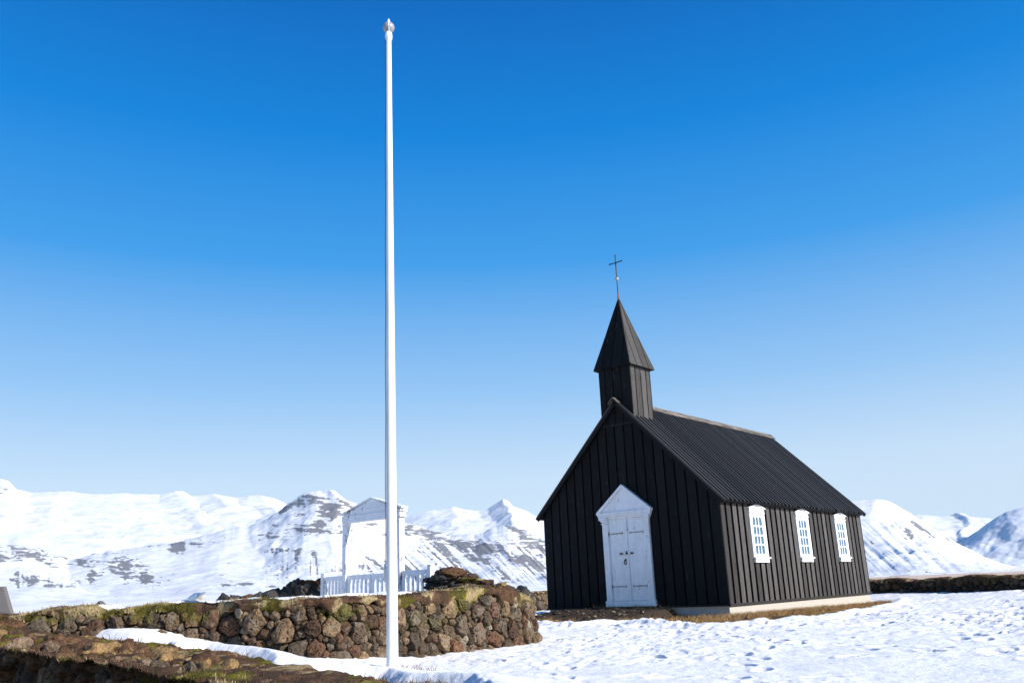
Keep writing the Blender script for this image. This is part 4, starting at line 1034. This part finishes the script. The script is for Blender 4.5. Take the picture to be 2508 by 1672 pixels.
def picket_panel(name, xa, xb, ztop, npk, y=0.0, rail=.085, pw=.048):
    m = MB(); m.box(xa, xb, y - .025, y + .025, ztop - rail, ztop); m.box(xa, xb, y - .02, y + .02, .16, .25)
    st = .065
    m.box(xa, xa + st, y - .022, y + .022, .1, ztop - rail - .001); m.box(xb - st, xb, y - .022, y + .022, .1, ztop - rail - .001)
    gap = (xb - xa - 2 * st - npk * pw) / (npk + 1)
    for k in range(npk):
        x = xa + st + gap * (k + 1) + pw * k; m.box(x, x + pw, y - .015, y + .015, .251, ztop - rail - .001)
    return m.build(name, M_gate, gt, bevel=.003)
mid = (X0 + X1) / 2
picket_panel('gate_leaf', X0 + .115, mid - .006, 1.215, 4); picket_panel('gate_leaf', mid + .006, X1 - .10, 1.215, 4)
picket_panel('side_panel', X0 - .60, X0 - .015, 1.215, 4); picket_panel('side_panel', X1 + .035, X1 + .72, 1.235, 4)
for x, zt in ((X0 - .645, 1.285), (X1 + .765, 1.31)):
    m = MB(); m.box(x - .04, x + .04, -.05, .05, -.1, zt); m.build('end_post', M_gate, gt, bevel=.004)

# ================================================================== FLAGPOLE
PX, PY = -1.547, 10.705
KP = 10.2 / 10.705
fp = tag(empty('flagpole', tuple(CAM + KP * (np.array([PX, PY, 0]) - CAM))), 'tall tapering white flagpole with a grey ball on top standing in the snow', 'flagpole')
fp.scale = (KP, KP, KP)
lean = -.034 / 8.5
m = MB(); zz = np.linspace(-.3, 8.44, 30)
m.tube([(lean * z, 0, z) for z in zz], [.0695 - (.0695 - .0365) * max(z, 0) / 8.44 for z in zz], 32)
m.build('pole', M_pole, fp, True)
m = MB(); x = lean * 8.5
m.lathe([(.036, 8.43), (.050, 8.45), (.052, 8.50), (.046, 8.545), (.03, 8.57)], 24, x); m.build('collar', M_pole, fp, True)
m = MB(); m.sphere((x, 0, 8.640), .084, 32); bl = m.build('ball', M_globe, fp, True)
m = MB(); m.lathe([(.028, 8.715), (.022, 8.745), (.010, 8.775), (.004, 8.79)], 16, x)
an = np.linspace(-1.35, 1.45, 20); m.tube([(x + .012 + 0 * a, -(.0825) * math.cos(a), 8.640 + .0825 * math.sin(a)) for a in an], .006, 8); m.build('finial', M_pole, bl, True)
m = MB(); pts = []
for z in np.linspace(1.02, 8.46, 60):
    rr = .0695 - (.0695 - .0365) * z / 8.44
    pts.append((lean * z - rr - .006 - .006 * math.sin(z * 2.1) ** 2, -.004, z))
m.tube(pts, .0045, 6); m.sphere((pts[2][0] - .003, -.004, 1.14), .012, 8); m.build('halyard', M_rope, fp)
m = MB(); m.box(-.098, -.068, -.012, .012, 1.00, 1.16); m.tube([(-.088, 0, .97), (-.092, 0, 1.08), (-.088, 0, 1.19)], [.008, .012, .008], 8); m.build('cleat', M_pole, fp)

# ================================================================== SMALL THINGS BEYOND THE WALL
# tilted information panel on a timber post
c = at_Y(447, 1368, 34.0); gz0 = float(base_z(np.array([c[0]]), np.array([c[1]]))[0])
ip = tag(empty('information_board', (c[0], c[1], gz0)), 'small tilted blue picture panel on a wooden stand beyond the mossy wall', 'information board')
M_wood = mat_plain('pale_timber', (.42, .34, .24), .7)
M_panel, _t, _b = nmat('panel_print'); _v = coords(_t)
_t.links.new(ramp(_t, noise(_t, _v, 5, 4), [(.3, (.05, .10, .22)), (.5, (.14, .22, .30)), (.7, (.36, .42, .46))]), _b.inputs['Base Color']); _b.inputs['Roughness'].default_value = .25
h = c[2] - gz0; u_ = np.array([.21, 0.03, .012]); v_ = np.array([.15, .14, .125]); n_ = np.cross(u_, v_); n_ /= np.linalg.norm(n_); o_ = np.array([0, 0, h])
m = MB(); m.prism([o_ - u_ - v_, o_ + u_ - v_, o_ + u_ + v_, o_ - u_ + v_], -n_ * .025); m.build('panel', M_panel, ip)
m = MB(); m.prism([o_ + u_ * .55 - v_ * .9 - n_ * .03, o_ + u_ * .95 - v_ * .9 - n_ * .03, o_ + u_ * .95 + v_ * .9 - n_ * .03, o_ + u_ * .55 + v_ * .9 - n_ * .03], -n_ * .06)
m.box(.17, .27, .0, .09, -.3, h + .02); m.box(-.14, -.06, .0, .08, -.3, h - .06); m.build('stand', M_wood, ip)
# grey slab cut by the left edge
c0 = at_Y(0, 1346, 28.0); c1 = at_Y(7, 1346, 28.0); c2 = at_Y(22.5, 1394, 28.0); zg = float(base_z(np.array([c0[0]]), np.array([28.0]))[0])
M_slab = mat_plain('grey_slab', (.13, .12, .115), .85, 0, 8, .3, .2)
k_ = (c2[2] - zg) / (c1[2] - c2[2]); xb_ = c2[0] + (c2[0] - c1[0]) * k_
m = MB(); m.prism([(c0[0] - .9, 28, zg - .1), (xb_, 28, zg - .1), (c1[0], 28, c1[2]), (c0[0] - .7, 28, c1[2])], (.03, .14, 0))
tag(m.build('memorial_slab', M_slab, None, bevel=.01), 'grey slab with one sloping edge standing behind the wall at the left picture edge', 'slab')
# lone dark rock on the snow
def boulder(name, ctr, size, label, seed, squash=.5):
    r = np.random.default_rng(seed); pl = r.normal(0, 1, (14, 3)); pl /= np.linalg.norm(pl, axis=1)[:, None]
    S, f = stone_shape(3, pl, r.uniform(.7, 1.0, 14) * size, size, seed)
    S[:, 2] *= squash
    o = obj(name, S, [f], M_stone_far, None, np.broadcast_to(np.array([.12, .10, .085]), S.shape), True); o.location = ctr
    return tag(o, label, 'rock')
c = at_r(233, 1387, 120); boulder('rock', tuple(c), .62, 'lone dark rock on the snow slope beyond the mossy wall', 401, .5)

# ================================================================== DRY GRASS
def scatter_grass():
    r = np.random.default_rng(77); P, H, C = [], [], []
    # along the church side and front mound edge
    n = 52000
    lx = np.concatenate([r.uniform(-1.2, 3.8, n // 2), r.uniform(2.85, 3.9, n // 2)]); ly = np.concatenate([r.uniform(-3.2, .3, n // 2), r.uniform(-.6, 10.5, n // 2)])
    x = CH0[0] - lx * G[0] + ly * Ee[0]; y = CH0[1] - lx * G[1] + ly * Ee[1]
    top, g, s, c = ground_at(x, y); lum = c[:, 0]
    ok = (~s) & (r.uniform(0, 1, n) < ss(.09, .2, lum)) & ~((np.abs(lx) < HX) & (ly > 0))
    P.append(np.c_[x, y, g][ok]); k = ok.sum(); H.append(.02 + r.exponential(.045, k)); C.append(np.array([.38, .25, .10]) * r.uniform(.5, 1.3, (k, 1)) * np.array([1, r.uniform(.9, 1.05), 1]))
    # on the left bank
    n = 90000; s_ = r.uniform(5, 15, n); e_ = r.uniform(3.9, 7.0, n); q = P_se(0, 0) + s_[:, None] * G[:2] + e_[:, None] * Ee[:2]
    top, g, s, c = ground_at(q[:, 0], q[:, 1]); clump = fbm(q / .35, 3, 66)
    ok = (~s) & (r.uniform(0, 1, n) < .45 + .5 * ss(.0, .35, clump)) & (np.hypot(q[:, 0], q[:, 1]) < 14)
    P.append(np.c_[q, g][ok]); k = ok.sum(); H.append(.010 + r.exponential(.018, k)); pick = r.choice(3, k, p=[.74, .20, .06]); C.append(np.array([(.105, .060, .035), (.32, .235, .12), (.12, .105, .02)])[pick] * r.uniform(.5, 1.5, (k, 1)))
    # ================================================================== DRY GRASS of dead grass at the pole foot
    b0 = at_z(928, 1534)[:2]; n = 40
    q = np.c_[b0[0] + r.uniform(-.03, .40, n), b0[1] - np.linspace(0, .40, n) + r.normal(0, .015, n)]; top, g, s, c = ground_at(q[:, 0], q[:, 1])
    P.append(np.c_[q, top]); H.append(r.uniform(.03, .09, n)); C.append(np.tile([.20, .10, .045], (n, 1)))
    return np.vstack(P), np.minimum(np.concatenate(H), .13), np.vstack(C)
P, H, C = scatter_grass()
tag(blades('dry_grass', P, H, C, None, 1.9, .004, 9), kind='stuff')
# loose stones and clods on the bare earth by the door
def clods():
    r = np.random.default_rng(41); d, f = ICO[2]; Vs, Fs, Cs, n = [], [], [], 0
    for k in range(520):
        lx, ly = r.uniform(-3.2, 3.4), r.uniform(-3.4, -.12)
        if k > 380: lx, ly = r.uniform(2.9, 3.5), r.uniform(.2, 9.8)
        x, y = CH0[0] - lx * G[0] + ly * Ee[0], CH0[1] - lx * G[1] + ly * Ee[1]
        top, g, sn_, c = ground_at(np.array([x]), np.array([y]))
        if sn_[0]: continue
        w = min(.010 + r.exponential(.018), .055); S = d * (1 + .5 * fbm(d * 1.9 + k, 2, k % 40))[:, None] * [w, w, w * .6]
        b = np.array([(.045, .035, .028), (.11, .09, .07), (.24, .19, .12)][r.choice(3, p=[.62, .28, .10])]) * r.uniform(.6, 1.3)
        Vs.append(S + [x, y, g[0] + w * .25]); Fs.append(f + n); Cs.append(np.broadcast_to(b, S.shape)); n += len(S)
    return np.vstack(Vs), np.vstack(Fs), np.vstack(Cs)
V_, F_, C_ = clods(); tag(obj('gravel', V_, [F_], M_ground, None, C_, False), kind='stuff')

# heather hummocks on the bank
def hummocks():
    r = np.random.default_rng(31); d, f = ICO[3]; Vs, Fs, Cs, n = [], [], [], 0
    m = 2400; s_ = r.uniform(5.0, 15, m); e_ = 3.9 + r.beta(1.1, 1.6, m) * 2.9; q = s_[:, None] * G[:2] + e_[:, None] * Ee[:2]
    top, g, sn_, c = ground_at(q[:, 0], q[:, 1])
    ia = np.clip(np.searchsorted(azs, np.arctan2(q[:, 0], q[:, 1])), 1, len(azs) - 1); ir = np.clip(np.searchsorted(rs, np.hypot(q[:, 0], q[:, 1])), 1, len(rs) - 1); sd = st[ia, ir]
    for k in range(m):
        if sn_[k] or sd[k] > -.12 or np.hypot(*q[k]) > 14: continue
        w = r.uniform(.045, .14 + .10 * min(1, max(0, -sd[k] - .3))); h = w * r.uniform(.45, .95) * min(1, .18 - sd[k] * .75) * (.45 if q[k, 0] > -2.3 else 1); w = max(w * .6, min(w, h * 2.2))
        S = d * (1 + .55 * fbm(d * 1.7 + k, 3, k % 40) + .30 * fbm(d * 6 + k, 2, k % 29))[:, None] * [w, w, h]; P = S + [q[k, 0], q[k, 1], g[k] - h * .15]
        kind = r.random(); base = np.array((.092, .052, .031) if kind < .58 else (.19, .125, .062) if kind < .86 else (.095, .082, .016))
        t_ = ss(-.2, .3, fbm(P / .05, 3, 7))[:, None]
        Vs.append(P); Fs.append(f + n); Cs.append(base * (1 - t_) + base * np.array([2.2, 2.1, 1.9]) * t_ * .8); n += len(P)
    return np.vstack(Vs), np.vstack(Fs), np.vstack(Cs)
V_, F_, C_ = hummocks(); tag(obj('heather', V_, [F_], M_turf, None, C_, True), kind='stuff')

# ================================================================== AIR
hz = MB(); hz.box(-24000, 24000, -6000, 24000, -14, 1320)
M_haze = bpy.data.materials.new('haze_air'); M_haze.use_nodes = True; _t = M_haze.node_tree; _t.nodes.clear()
_o = _t.nodes.new('ShaderNodeOutputMaterial'); _p = _t.nodes.new('ShaderNodeVolumePrincipled'); _t.links.new(_p.outputs[0], _o.inputs['Volume'])
_p.inputs['Color'].default_value = (.38, .70, 1.0, 1); _p.inputs['Density'].default_value = 1.5e-5; _p.inputs['Anisotropy'].default_value = 0.0
tag(hz.build('haze', M_haze), kind='stuff')
